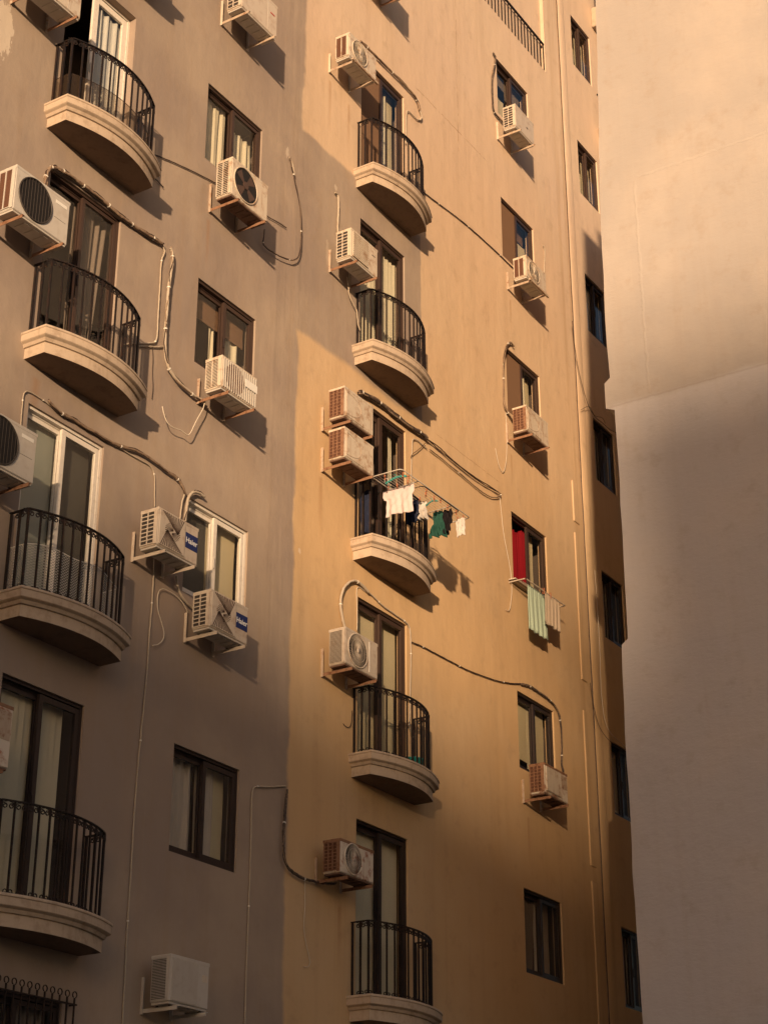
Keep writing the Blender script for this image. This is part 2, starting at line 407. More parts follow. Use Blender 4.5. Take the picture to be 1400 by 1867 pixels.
wall.quad((TU1, D, TZ), (TU1, D, 28), (TU1, D+TD, 28), (TU1, D+TD, TZ)); wall.quad((TU0, D, TZ), (TU0, D+TD, TZ), (TU0, D+TD, 28), (TU0, D, 28))
# back of the block, roof and ends
wall.quad((-6, D, 28), (34, D, 28), (34, D+11, 28), (-6, D+11, 28)); wall.quad((-6, D, GZ), (-6, D, 28), (-6, D+11, 28), (-6, D+11, GZ))
wall.quad((34, D, GZ), (34, D+11, GZ), (34, D+11, 28), (34, D, 28)); wall.quad((-6, D+11, GZ), (-6, D+11, 28), (34, D+11, 28), (34, D+11, GZ))
wall.build('wall', M['wall'], B)
# rounded strip beside the wall joint and the raised boxed strips lower down
st = MB()
prof = [(25.34, 0), (25.36, -.012), (25.41, -.022), (25.48, -.026), (25.56, -.022), (25.60, -.012), (25.62, 0)]
for i in range(len(prof)-1):
    (a, c), (b, d_) = prof[i], prof[i+1]
    st.quad((a, D+c, GZ), (b, D+d_, GZ), (b, D+d_, 28), (a, D+c, 28))
st.build('corner_pilaster', M['wall'], B, True)
STRIPS = ((12.65, 13.42, 24.93), (9.8, 12.44, 24.93), (6.73, 9.27, 24.92), (2.5, 6.49, 24.93))
for (z0, z1, u0) in STRIPS:
    MB().box(u0, u0+.2, D-.02, D+.02, z0, z1, bev=.009).build('raised_strip', M['wall'], B)

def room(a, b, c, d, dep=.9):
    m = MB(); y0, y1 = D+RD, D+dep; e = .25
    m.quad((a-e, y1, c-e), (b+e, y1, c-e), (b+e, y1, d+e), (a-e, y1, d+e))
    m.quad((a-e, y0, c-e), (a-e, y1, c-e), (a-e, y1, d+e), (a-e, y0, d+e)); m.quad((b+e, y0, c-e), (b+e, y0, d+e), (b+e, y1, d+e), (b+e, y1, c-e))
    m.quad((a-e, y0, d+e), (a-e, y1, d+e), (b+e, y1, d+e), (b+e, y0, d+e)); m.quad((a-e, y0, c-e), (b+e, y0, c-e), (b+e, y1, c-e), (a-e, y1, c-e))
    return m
def curtain_fn(kind, x0, x1, z0, z1, y, seed):
    rnd = random.Random(seed); ph = [rnd.random()*6.3 for _ in range(4)]; W = x1-x0
    m = MB()
    if kind == 'folds':
        def fn(a, b):
            x = x0+W*a+.012*math.sin(9*a+ph[2]+2*b)
            amp = .022*(1-.3*b)
            return (x, y+amp*math.sin(a*W*46+ph[0]+.6*math.sin(b*3))+.012*math.sin(a*W*90+ph[1]), z0+(z1-z0)*b)
        m.grid(fn, max(18, int(W*60)), 8, .004)
    elif kind == 'vblind':
        n = max(3, int(W/.085))
        for i in range(n):
            cx = x0+W*(i+.5)/n; an = R(28+rnd.uniform(-7, 7)); hw = W/n*.50; tw = rnd.uniform(-.01, .01)
            dx, dy = hw*math.cos(an), hw*math.sin(an)
            m.quad((cx-dx, y+dy, z1), (cx+dx, y-dy, z1), (cx+dx+tw, y-dy, z0), (cx-dx+tw, y+dy, z0))
            m.quad((cx-dx, y+dy+.003, z1), (cx-dx+tw, y+dy+.003, z0), (cx+dx+tw, y-dy+.003, z0), (cx+dx, y-dy+.003, z1))
    elif kind == 'flat':
        def fn(a, b): return (x0+W*a, y+.004*math.sin(a*6+ph[0])+.003*math.sin(b*9+ph[1]), z0+(z1-z0)*b)
        m.grid(fn, 10, 10, .004)
    elif kind == 'drape':   # gathered to one side, narrowing downwards
        def fn(a, b):
            x = x0+W*a*(.55+.45*b)
            return (x, y+.03*math.sin(a*22+ph[0]), z0+(z1-z0)*b)
        m.grid(fn, 30, 10, .004)
    return m
wcount = [0]
def opening(kind, a, b, c, d, fm, panes, label=None, open_left=False, fw=.045, split=.5):
    """frame, two sliding sashes with panes and what hangs behind them; panes = (left, right) lists of (curtain kind, material, x-from, x-to, z-from, z-to)"""
    wcount[0] += 1; sd_ = wcount[0]*13
    fy = D+(.10 if open_left and fm == 'frame_white' else .028)
    fr = MB(); t = .034
    fr.box(a, a+t, fy, fy+.10, c, d); fr.box(b-t, b, fy, fy+.10, c, d); fr.box(a+t, b-t, fy, fy+.10, d-t, d); fr.box(a+t, b-t, fy, fy+.10, c, c+t)
    fr.box(a+t, b-t, fy+.048, fy+.054, d-t-.02, d-t)
    F = fr.build(kind, M[fm], B)
    if label: F['label'] = label
    mid = a+(b-a)*split; sw = fw
    defs = [(a+t, mid+sw*.5, fy+.056), (mid-sw*.5, b-t, fy+.006)]
    z0, z1 = c+t, d-t-.012
    for i, (x0, x1, y) in enumerate(defs):
        if i == 0 and open_left: continue
        m = MB(); q = sw
        m.box(x0, x0+q, y, y+.036, z0, z1); m.box(x1-q, x1, y, y+.036, z0, z1)
        m.box(x0+q, x1-q, y+.002, y+.034, z1-q, z1); m.box(x0+q, x1-q, y+.002, y+.034, z0, z0+q*1.2)
        m.build('sash', M[fm], F)
        if i == 1: MB().box(x0+.008, x0+.024, y-.016, y, (z0+z1)/2-.10, (z0+z1)/2+.04, bev=.003).build('handle', M['frame_dark' if fm != 'frame_white' else 'ac_dull'], F)
        MB().box(x0+q, x1-q, y+.014, y+.019, z0+q*1.2, z1-q).build('pane', M['glass'], F)
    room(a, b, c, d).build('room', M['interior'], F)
    for i in (0, 1):
        x0, x1 = (a+t, mid) if i == 0 else (mid, b-t)
        for j, (ck, cm, fa, fb, ga, gb) in enumerate(panes[i]):
            X0, X1 = x0+(x1-x0)*fa, x0+(x1-x0)*fb; Z0, Z1 = c+(d-c)*ga, c+(d-c)*gb
            if ck == 'panel':      # rigid screen standing in the sash plane
                MB().box(max(X0, x0+.02), X1, fy+.028, fy+.036, Z0+t, Z1-t).build('screen', M[cm], F)
                continue
            nm = {'folds': 'curtain', 'drape': 'curtain', 'vblind': 'vertical_blind', 'flat': 'roller_blind'}[ck]
            curtain_fn(ck, X0, X1, Z0, Z1, D+.175+.03*j, sd_+7*i+j).build(nm, M[cm], F, ck in ('folds', 'drape'))
    return F
full = lambda ck, cm, fa=0, fb=1, ga=0.0, gb=1.0: (ck, cm, fa, fb, ga, gb)
# left doors
opening('balcony_door', *LDu, 15.705, top(0), 'frame_brown', ([], [full('folds', 'curtain_cream')]))
opening('balcony_door', *LDu, 12.705, top(1), 'frame_white', ([], [full('folds', 'curtain_sheer', .0, 1)]), 'white framed balcony door standing half open', open_left=True, fw=.085)
opening('balcony_door', *LDu, 9.705, top(2), 'frame_brown', ([], [full('folds', 'curtain_dark', .0, .55), full('drape', 'curtain_dark', .3, 1)]))
opening('balcony_door', *LDu, 6.705, top(3), 'frame_white', ([full('flat', 'frost')], [full('flat', 'frost_dark'), ]), 'white framed sliding door with frosted film', fw=.06)
opening('balcony_door', *LDu, 3.705, top(4), 'frame_dark', ([full('vblind', 'curtain_cream')], [full('vblind', 'curtain_cream', 0, .8)]), fw=.06)
opening('window', *LDu, .9, top(5), 'frame_dark', ([], [full('folds', 'curtain_dark')]))
# left windows
opening('window', *LWu, 16.75, top(0), 'frame_brown', ([full('folds', 'curtain_cream')], []))
opening('window', *LWu, 13.75, top(1), 'frame_brown', ([full('folds', 'curtain_cream', 0, 1)], [full('folds', 'curtain_cream', .1, 1, 0, .82)]))
opening('window', *LWu, 10.75, top(2), 'frame_brown', ([full('flat', 'brown_panel', 0, 1, .66, 1), full('folds', 'curtain_cream', .82, 1, 0, .8)], [full('flat', 'brown_panel', 0, 1, .66, 1), full('folds', 'curtain_cream', .35, .9, 0, .75)]), fw=.055)
opening('window', *LWu, 7.75, top(3), 'frame_white', ([full('flat', 'frost_dark')], [full('flat', 'blind_cream')]), 'white framed sliding window', fw=.06)
opening('window', *LWu, 4.75, top(4), 'frame_dark', ([full('drape', 'curtain_grey', .0, .25), full('folds', 'curtain_grey', .3, 1)], [full('folds', 'curtain_grey', 0, .62), full('flat', 'blind_cream', .66, 1)]), fw=.055)
# middle doors
opening('balcony_door', *Mu, 15.705, top(0), 'frame_brown', ([full('panel', 'brown_panel')], [full('folds', 'curtain_cream', 0, .62), full('flat', 'blind_cream', .5, 1)]), fw=.06)
opening('balcony_door', *Mu, 12.705, top(1), 'frame_brown', ([full('vblind', 'curtain_cream')], [full('vblind', 'curtain_cream')]), fw=.06)
opening('balcony_door', *Mu, 9.705, top(2), 'frame_brown', ([full('folds', 'curtain_dark', 0, .6)], [full('folds', 'curtain_cream', .66, .88)]), fw=.07)
opening('balcony_door', *Mu, 6.705, top(3), 'frame_brown', ([full('flat', 'blind_cream')], [full('flat', 'blind_cream')]), fw=.06)
opening('balcony_door', *Mu, 3.705, top(4), 'frame_dark', ([full('vblind', 'curtain_cream')], [full('vblind', 'curtain_cream')]), fw=.06)
# right windows
opening('window', *Ru, 19.74, top(-1), 'frame_brown', ([full('flat', 'curtain_dark', 0, 1, .75, 1), full('flat', 'blind_cream', .6, 1, 0, .55)], [full('flat', 'curtain_dark', 0, 1, .6, 1), full('flat', 'blind_cream', .2, 1, 0, .62)]), fw=.055)
opening('window', *Ru, 16.74, top(0), 'frame_brown', ([full('panel', 'brown_panel')], [full('flat', 'blind_cream', 0, 1, 0, .68), full('flat', 'brown_panel', 0, 1, .74, 1)]), fw=.055)
opening('window', *Ru, 13.74, top(1), 'frame_brown', ([full('panel', 'brown_panel')], [full('folds', 'curtain_cream', .0, .55), full('flat', 'blind_cream', .55, 1, 0, .95)]), fw=.05)
opening('window', *Ru, 10.74, top(2), 'frame_brown', ([full('drape', 'curtain_red', 0, .42), full('folds', 'curtain_red', .62, 1, 0, .9)], [full('drape', 'curtain_red', 0, .34), full('flat', 'blind_cream', .6, .85)]), 'window with red curtains behind a half open sash', open_left=True, fw=.06)
opening('window', *Ru, 7.74, top(3), 'frame_dark', ([full('flat', 'blind_cream', 0, 1, .2, 1)], [full('flat', 'blind_cream')]), fw=.05)
opening('window', *Ru, 4.74, top(4), 'frame_dark', ([full('drape', 'curtain_dark', .5, 1)], [full('folds', 'curtain_grey', 0, .4), full('flat', 'curtain_grey', .45, .95, .08, 1)]), fw=.05)
for k in range(-2, 5):
    fm = 'frame_brown' if k < 0 else 'frame_dark'
    L_ = ([full('flat', 'blind_cream', .0, 1, 0, .6)], [full('flat', 'blind_cream', .1, 1, 0, .85)]) if k < 0 else ([full('folds', 'curtain_grey', .3, .95)], [full('folds', 'curtain_grey', .1, .6), full('flat', 'blind_cream', .6, .95, 0, .8)])
    opening('window', *Fu, FT[k]-1.24, FT[k], fm, L_, fw=.045)

# ---- balconies
def plan(w_, s_, b_, cx, n=18):
    pts = [(cx-w_, 0)]
    for i in range(n+1):
        t = -1+2*i/n; pts.append((cx+w_*t, s_+(b_-s_)*(1-t*t)))
    pts.append((cx+w_, 0)); return pts
def spiral(c, ax, r, a0, turns, n=11):
    out = []
    for i in range(n):
        t = i/(n-1); an = a0+turns*2*math.pi*t; rr = r*(1-.62*t)
        out.append((c[0]+ax[0]*rr*math.cos(an), c[1]+ax[1]*rr*math.cos(an), c[2]+rr*math.sin(an)))
    return out
def balcony(cx, zt, bottom_scroll=False, extra=None, arches=False):
    W, Sd, Bw = .84, .35, .54
    pr = [(.02, 0), (.004, -.006), (0, -.02), (.0, -.032), (.008, -.038), (.008, -.112), (.016, -.120), (.040, -.135), (.052, -.160), (.056, -.168), (.075, -.172), (.075, -.295)]
    rings = []
    for o, dz in pr:
        rings.append([(x, D-max(y, 0) if y > 0 else D, zt+dz) for x, y in plan(W-o, Sd-o*.85, Bw-o, cx)])
    m = MB(); n = len(rings[0])
    for r_ in rings: m.v += r_
    for k in range(len(rings)-1):
        for j in range(n-1): m.f.append((k*n+j, k*n+j+1, (k+1)*n+j+1, (k+1)*n+j))
    m.f.append(tuple(range(n))[::-1])
    S_ = m.build('balcony', M['slab'], B)
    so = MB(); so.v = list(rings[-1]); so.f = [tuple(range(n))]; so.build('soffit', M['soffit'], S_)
    # railing
    rw, rs, rb = .735, .25, .44
    P = plan(rw, rs, rb, cx, 26); zr = zt+.88
    def on(t):            # point on the railing line by fraction along the bow, -1..1
        return (cx+rw*t, D-(rs+(rb-rs)*(1-t*t)))
    hr = MB()
    for (x0, y0), (x1, y1) in zip(P[:-1], P[1:]):
        dx, dy = x1-x0, y1-y0; L = math.hypot(dx, dy); nx, ny = -dy/L*.016, dx/L*.016
        q = [(x0+nx, D-(y0+ny)), (x1+nx, D-(y1+ny)), (x1-nx, D-(y1-ny)), (x0-nx, D-(y0-ny))]
        i = len(hr.v)
        for z in (zr, zr+.012): hr.v += [(a, b, z) for a, b in q]
        for f in ((3,2,1,0),(4,5,6,7),(0,1,5,4),(1,2,6,5),(2,3,7,6),(3,0,4,7)): hr.f.append(tuple(i+a for a in f))
    hr.build('handrail', M['iron'], S_)
    spots = [(cx-rw, D-.02), (cx-rw, D-.135), (cx+rw, D-.135), (cx+rw, D-.02)]
    dirs = [(0, 1), (0, 1), (0, 1), (0, 1)]
    NB_ = 12
    for i in range(NB_+1):
        t = -1+2*i/NB_; spots.append(on(t)); e = .01; a, b = on(t-e), on(t+e); L = math.hypot(b[0]-a[0], b[1]-a[1]); dirs.append(((b[0]-a[0])/L, (b[1]-a[1])/L))
    sc = MB()
    for (x, y), (dx, dy) in zip(spots, dirs):
        h = .0085 if abs(abs(x-cx)-rw) > .01 else .011
        mb = MB(); mb.box(x-h, x+h, y-h, y+h, zt+.001, zr-.0005); mb.build('baluster', M['iron'], S_)
        for sg in (-1, 1):
            if abs(abs(x-cx)-rw) < .01 and abs(y-(D-rs)) > .02 and abs(y-(D-.135)) > .02: continue
            c = (x+dx*sg*.034, y+dy*sg*.034, zr-.048)
            sc.tube(spiral(c, (dx*sg, dy*sg), .028, R(150), -1.25), .0068, 4)
            sc.tube([(x+dx*sg*.006, y+dy*sg*.006, zr-.03), (x+dx*sg*.02, y+dy*sg*.02, zr-.012), (x+dx*sg*.055, y+dy*sg*.055, zr-.004)], .005, 4)
            if bottom_scroll:
                c = (x+dx*sg*.024, y+dy*sg*.024, zt+.036)
                sc.tube(spiral(c, (dx*sg, dy*sg), .028, R(210), 1.25), .0068, 4)
    sc.build('scrollwork', M['iron'], S_)
    if extra:
        hz, mt, nm = extra; P2 = plan(rw-.03, rs-.02, rb-.03, cx, 26)
        m = MB(); i = 0
        for (x0, y0), (x1, y1) in zip(P2[:-1], P2[1:]):
            zz0, zz1 = zt+hz+.02*math.sin(x0*9), zt+hz+.02*math.sin(x1*9)
            if nm != 'net': zz0 = zz1 = zt+hz
            m.quad((x0, D-y0, zt+.005), (x1, D-y1, zt+.005), (x1, D-y1, zz1), (x0, D-y0, zz0))
        m.build(nm, M[mt], S_)
        m = MB(); m.tube([(x, D-y, zt+hz+(.02*math.sin(x*9) if nm == 'net' else 0)) for x, y in P2], .004, 5); m.build('edging', M['clip' if nm == 'net' else 'wire_dark'], S_)
    return S_
LC, MC = 12.55, 18.90
balcony(LC, 15.70); balcony(LC, 12.70, extra=(.42, 'acrylic', 'windbreak_sheet')); balcony(LC, 9.70); balcony(LC, 6.73, True, (.52, 'net', 'net')); balcony(LC, 3.72, True)
balcony(MC, 15.70); balcony(MC, 12.70); balcony(MC, 9.72); balcony(MC, 6.74, True); balcony(MC, 3.74, True)
# balconies beyond the narrow windows, seen in the gap
for j in range(-3, 5):
    zu = 15.50-3.07*j
    s_ = MB().box(26.95, 29.5, D-.55, D, zu, zu+.5, bev=.015).build('side_balcony', M['slab'], B)
    r_ = MB()
    for i in range(14): r_.box(27.0+i*.18, 27.015+i*.18, D-.50, D-.485, zu+.5, zu+1.35)
    for i in range(4): r_.box(27.0, 27.015, D-.40+i*.1, D-.385+i*.1, zu+.5, zu+1.35)
    r_.box(26.99, 29.4, D-.51, D-.475, zu+1.35, zu+1.38); r_.box(26.99, 27.02, D-.475, D, zu+1.35, zu+1.38)
    r_.build('railing', M['iron'], s_)
# terrace railing
tr_ = MB(); tr_.box(TU0+.02, TU1-.01, D+.005, D+.04, TZ+.655, TZ+.68)
tr_.box(TU1-.045, TU1-.02, D+.04, D+TD, TZ+.60, TZ+.62); T_ = tr_.build('terrace_railing', M['iron'], B)
x = TU1-.025
while x > TU0+.03:
    MB().box(x-.009, x+.009, D+.012, D+.03, TZ+.001, TZ+.655).build('baluster', M['iron'], T_); x -= .128
# window cage at the bottom left
cage = MB()
for i in range(13):
    x = 11.95+i*.105
    cage.box(x-.007, x+.007, D-.085, D-.071, .75, 3.0)
    cage.tube([(x+.03*math.cos(a)-.0, D-.078, 3.03+.03*math.sin(a)) for a in [R(t) for t in range(-60, 241, 30)]], .006, 4)
for z in (.8, 1.6, 2.4, 2.93): cage.box(11.9, 13.24, D-.092, D-.065, z, z+.014)
for x in (11.9, 13.22):
    for z in (.8, 2.93): cage.box(x, x+.014, D-.065, D, z, z+.014)
cage.build('window_grille', M['iron'], B)

# ------------------------------------------------------------------ neighbour at the right, its wall square to the facade
NX = 19.9
edge = [(8.70, 20.0), (8.72, 18.7), (8.81, 16.0), (8.86, 14.7), (8.87, 13.8), (8.88, 12.7), (8.86, 12.12), (8.95, 12.05), (8.96, 11.66), (8.82, 11.60), (8.82, 9.8), (8.83, 8.25), (8.93, 8.18), (8.95, 7.0), (8.96, 5.2), (8.95, 3.4), (8.95, GZ)]
NBd = empty('neighbouring_building', (NX, 0, GZ), 'tall blank pale plastered wall on the right, rising out of the frame', 'building')
ROOF = 19.75
m = MB(); rnd = random.Random(3)
pts = []
for (ya, za), (yb, zb) in zip(edge[:-1], edge[1:]):
    n = max(1, int(abs(za-zb)/.35))
    for i in range(n):
        t = i/n; pts.append((ya+(yb-ya)*t+rnd.uniform(-.008, .008), za+(zb-za)*t))
pts.append(edge[-1]); pts = [(y, min(z, ROOF)) for y, z in pts if z < ROOF+.3]; pts[0] = (8.70, ROOF)
for (ya, za), (yb, zb) in zip(pts[:-1], pts[1:]):
    m.quad((NX, -30, zb), (NX, yb, zb), (NX, ya, za), (NX, -30, za))
    m.quad((NX, yb, zb), (NX+14, yb, zb), (NX+14, ya, za), (NX, ya, za))
m.quad((NX, -30, ROOF), (NX, 8.7, ROOF), (NX+14, 8.7, ROOF), (NX+14, -30, ROOF))
m.quad((NX, -30, GZ), (NX, -30, ROOF), (NX+14, -30, ROOF), (NX+14, -30, GZ)); m.quad((NX+14, -30, GZ), (NX+14, -30, ROOF), (NX+14, 8.7, ROOF), (NX+14, 8.7, GZ))
m.build('wall', M['side'], NBd)
m = MB(); m.box(NX+.001, NX+14, -30, 8.36, ROOF+.002, ROOF+.42); m.build('parapet', M['side'], NBd)

# ------------------------------------------------------------------ unseen blocks behind the camera, shaped to shade the lower storeys and blank wall
def block(name, x0, x1, y0, y1, h, label, rows=3):
    o = empty(name, ((x0+x1)/2, (y0+y1)/2, GZ), label, 'building')
    MB().box(x0, x1, y0, y1, GZ, h).build('wall', M['plain_block'], o)
    MB().box(x0-.2, x1+.2, y0-.2, y1+.2, h+.002, h+.5).build('cornice', M['plain_block'], o)
    return o
sunv = Vector((-math.sin(R(SUN_AZ)), -math.cos(R(SUN_AZ)), 0)); side = Vector((-sunv.y, sunv.x, 0))
def far_block(dist, s0, s1, h, label):
    c = Vector((14, 11.9, 0))+sunv*dist; o = empty('unseen_building', (c.x, c.y, GZ), label, 'building')
    m = MB(); i = 0
    q = [c+side*s0, c+side*s1, c+side*s1+sunv*14, c+side*s0+sunv*14]
    m.v = [(p.x, p.y, GZ) for p in q]+[(p.x, p.y, h) for p in q]
    for f in ((0,1,2,3),(4,7,6,5),(0,4,5,1),(1,5,6,2),(2,6,7,3),(3,7,4,0)): m.f.append(f)
    m.build('wall', M['plain_block'], o)  # body of an unseen block, there for its shade
ZE = lambda z, dist: z+dist*math.tan(R(SUN_EL))
far_block(150, -.6, 4.7, ZE(7.5, 157), 'unseen middle part of a distant roofline, shaped to shade the lower storeys')
far_block(149, -90, -.6, ZE(8.2, 148), 'unseen taller left part of a distant roofline, shaped to shade the lower storeys')
far_block(149, 4.7, 90, ZE(12.3, 152), 'unseen tallest right part of a distant roofline, shaped to shade the blank wall')


# ------------------------------------------------------------------ air conditioners
ACG = 'outdoor air conditioner units bolted to the facade'
def text_mesh(txt, size, y, x, z, m, parent, name='lettering', shear=0):
    cu = bpy.data.curves.new('txt', 'FONT'); cu.body = txt; cu.size = size; cu.extrude = .0008; cu.align_x = 'CENTER'; cu.align_y = 'CENTER'; cu.shear = shear
    cu.offset = size*.012
    o = bpy.data.objects.new('txt', cu); COL.objects.link(o)
    bpy.context.view_layer.update()
    me = bpy.data.meshes.new_from_object(o.evaluated_get(bpy.context.evaluated_depsgraph_get()))
    bpy.data.objects.remove(o)
    me.transform(Matrix.Translation((x, y, z)) @ Matrix.Rotation(R(90), 4, 'X')); me.materials.clear(); me.materials.append(m)
    t = bpy.data.objects.new(name, me); COL.objects.link(t); t.parent = parent; t.matrix_parent_inverse = parent.matrix_world.inverted()
    return t
def ac(u0, u1, z0, z1, label, front='radial', body='ac_white', side='slots', arm='rust', arm_out=.47, leg='rust_light', fd=.42, bd=.17, rod=False, fin='fin'):
    o = empty('air_conditioner', ((u0+u1)/2, D, z0), label, 'air conditioner', ACG)
    W, H = u1-u0, z1-z0; yf, yb = D-fd, D-bd
    cs = MB(); cs.box(u0, u1, yf, yb, z0+.018, z1, bev=.010); C_ = cs.build('casing', M[body], o)
    # underside tray with pressed ribs
    tr = MB(); tr.box(u0+.012, u1-.012, yf+.012, yb-.012, z0-.004, z0+.0175, bev=.004)
    rnd = random.Random(int(u0*100+z0*10))
    for i in range(5): 
        xx = u0+W*(.12+.17*i); tr.box(xx, xx+W*.09, yf+.05, yb-.05, z0-.012, z0-.0041)
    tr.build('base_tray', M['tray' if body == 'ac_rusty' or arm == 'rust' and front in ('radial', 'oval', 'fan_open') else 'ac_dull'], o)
    hl = MB()
    for i in range(3): hl.disc((0, 0, 0), .001, 0, 6)
    # lid seam
    MB().box(u0-.003, u1+.003, yf-.003, yb+.003, z1-.035, z1+.003, bev=.004).build('lid', M['rust' if body == 'ac_rusty' else body], o)
    cz = z0+.018+(H-.018)*.5; cx = u0+W*.37; r = min(H*.44, W*.32); y = yf
    def ringpts(rr, yy, n=32): return [(cx+rr*math.cos(2*math.pi*i/n), yy, cz+rr*math.sin(2*math.pi*i/n)) for i in range(n)]
    if front in ('radial', 'fan_open', 'lines'):
        MB().disc((cx, y, cz), r*.97, 0, 36, .003).build('fan_opening', M['black' if front != 'radial' else 'fin'], o)
        g_ = MB(); g_.tube(ringpts(r, y-.008), .009, 6, closed=True)
        if front == 'radial':
            for i in range(54):
                a = 2*math.pi*i/54; a2 = a+.35
                g_.tube([(cx+r*.16*math.cos(a), y-.016, cz+r*.16*math.sin(a)), (cx+r*.6*math.cos(a+.15), y-.018, cz+r*.6*math.sin(a+.15)), (cx+r*math.cos(a2), y-.008, cz+r*math.sin(a2))], .0027, 3, caps=False)
            g_.disc((cx, y-.012, cz), r*.17, 0, 20, .01)
            for q in (.4, .7): g_.tube(ringpts(r*q, y-.017), .002, 4, closed=True)
        elif front == 'lines':
            n = 11
            for i in range(1, n):
                xx = cx-r+2*r*i/n; h = math.sqrt(max(0, r*r-(xx-cx)**2)); g_.box(xx-.003, xx+.003, y-.012, y-.006, cz-h, cz+h)
        g_.build('fan_grille', M[body if front == 'radial' else ('ac_white' if front != 'lines' else 'ac_white')], o, front == 'radial') if front != 'lines' else g_.build('fan_grille', M['fin'], o)
        if front == 'fan_open':
            f_ = MB()
            for k in range(4):
                a = k*math.pi/2+.6
                f_.quad(*[(cx+rr*math.cos(a+da), y-.005+dy, cz+rr*math.sin(a+da)) for rr, da, dy in ((r*.18, 0, 0), (r*.88, -.15, 0), (r*.9, .55, -.004), (r*.2, .7, -.002))])
            f_.disc((cx, y-.004, cz), r*.22, 0, 16, .01); f_.build('fan', M['vane'], o)
    elif front == 'oval':
        p = MB(); p.box(u0+.03, u0+W*.66, y-.008, y, z0+.04, z1-.05, bev=.006); p.build('front_panel', M[body], o)
        g_ = MB(); pts_ = []
        for i in range(41):
            t = i/40*math.pi; pts_.append((u0+.05+W*.48*math.sin(t)**.8, y-.009, z1-.075-(H-.15)*(1-math.cos(t))/2))
        g_.tube(pts_+[pts_[0]], .0045, 5); g_.build('embossed_curve', M['rust_light'], o)
    elif front == 'lattice':
        MB().box(u0+.05, u0+W*.60, y-.004, y, z0+.05, z1-.05).build('fan_opening', M['rust_mesh'], o)
        g_ = MB()
        for i in range(15):
            xx = u0+.045+(W*.60-.04)*i/14; g_.box(xx-.0045, xx+.0045, y-.016, y-.004, z0+.045, z1-.045)
        for i in range(14):
            zz = z0+.05+(H-.10)*i/13; g_.box(u0+.045, u0+W*.61, y-.020, y-.010, zz-.0045, zz+.0045)
        g_.build('fan_grille', M[body], o)
        MB().box(u0+W*.78, u0+W*.90, y-.003, y, z1-.16, z1-.15).build('badge', M['fin'], o)
    elif front == 'bars':
        MB().box(u0+.03, u1-.03, y-.003, y, z0+.04, z1-.03).build('louvre_backing', M['ac_dull'], o)
        MB().disc((cx, y-.003, cz), r*.95, 0, 32, .003).build('fan_opening', M['rust_mesh'], o)
        g_ = MB(); n = 15
        for i in range(n+1):
            xx = u0+.03+(W-.06)*i/n; g_.box(xx-.0035, xx+.0035, y-.016, y-.006, z0+.035, z1-.025)
        g_.build('fan_grille', M['ac_dull'], o)
        MB().box(u1-.25, u1-.01, y-.020, y-.0165, z0+H*.50, z0+H*.73).build('sticker', M['label'], o)
    elif front == 'louvre':
        g_ = MB(); n = 40
        for i in range(n):
            xx = u0+.03+(W*.66)*i/n; g_.box(xx, xx+.008, y-.006, y, z0+.035, z1-.03)
        g_.build('louvred_panel', M['ac_dull'], o)
        g_ = MB(); g_.disc((u1-.09, y-.001, z1-.15), .022, 0, 16, .004); g_.box(u1-.115, u1-.03, y-.003, y, z1-.20, z1-.135); g_.build('badge', M['ac_white'], o)
    elif front == 'swirl':
        MB().box(u0+.015, u0+W*.66, y-.012, y, z0+.035, z1-.02, bev=.008).build('front_panel', M[body], o)
        pcx, pcz, hx, hz = u0+W*.34, z0+.028+H*.47, W*.30, H*.44
        g_ = MB(); yy = y-.0135
        def ln(p, q, w_):
            a = Vector((p[0], yy, p[1])); b = Vector((q[0], yy, q[1])); d_ = (b-a).normalized(); nn = Vector((-d_.z, 0, d_.x))*w_
            g_.quad(a-nn*.35, a+nn*.35, b+nn, b-nn)
        for sg in (1, -1):   # two large fans of vanes, point-symmetric
            for i in range(12):
                t = i/11; p = (.38+.10*t, .02+.05*t); q = (-.82+1.72*t, .97)
                ln((pcx+sg*hx*p[0], pcz+sg*hz*p[1]), (pcx+sg*hx*q[0], pcz+sg*hz*q[1]), .0075)
            for i in range(9):
                t = i/8; an = R(200-110*t)
                ln((pcx+sg*hx*.06, pcz+sg*hz*.08), (pcx+sg*hx*(.62*math.cos(an)), pcz+sg*hz*(.50*math.sin(an))), .005)
        g_.build('fan_grille', M['rust_mesh'] if False else M['vane'], o)
        MB().box(u1-W*.315, u1-.012, y-.004, y, z0+H*.36, z0+H*.75).build('name_plate', M['navy'], o)
        text_mesh('Haier', .092, y-.006, u1-W*.165-.004, z0+H*.555, M['white'], o)
    elif front == 'flat':
        MB().box(u1-W*.42, u1-W*.33, y-.003, y, z0+H*.45, z0+H*.50).build('badge', M['fin'], o)
    elif front == 'panel':
        MB().box(u0+.03, u0+W*.68, y-.02, y, z0+.05, z1-.04, bev=.012).build('front_panel', M[body if body != 'ac_rusty' else 'ac_white'], o)
        MB().box(u1-W*.28, u1-.02, y-.003, y, z0+H*.45, z1-.06).build('sticker', M['rust_light'], o)
    elif front == 'seam':
        MB().box(u1-W*.27, u1-W*.262, y-.003, y, z0+.03, z1-.01).build('panel_seam', M['ac_dull'], o)
        MB().box(u1-W*.2, u1-W*.08, y-.003, y, z0+H*.62, z0+H*.66).build('badge', M['red_print'], o)
    if front == 'lines':
        MB().box(u1-.22, u1-.05, y-.003, y, z1-.12, z1-.08).build('sticker', M['label'], o)
        MB().box(u0+W*.72, u1-.05, y-.002, y, z0+H*.47, z0+H*.475).build('panel_seam', M['fin'], o)
    if front == 'radial' and body == 'ac_clean':
        MB().box(u1-W*.27, u1-W*.255, y-.006, y, z0+.06, z1-.03).build('panel_seam', M['label'], o)
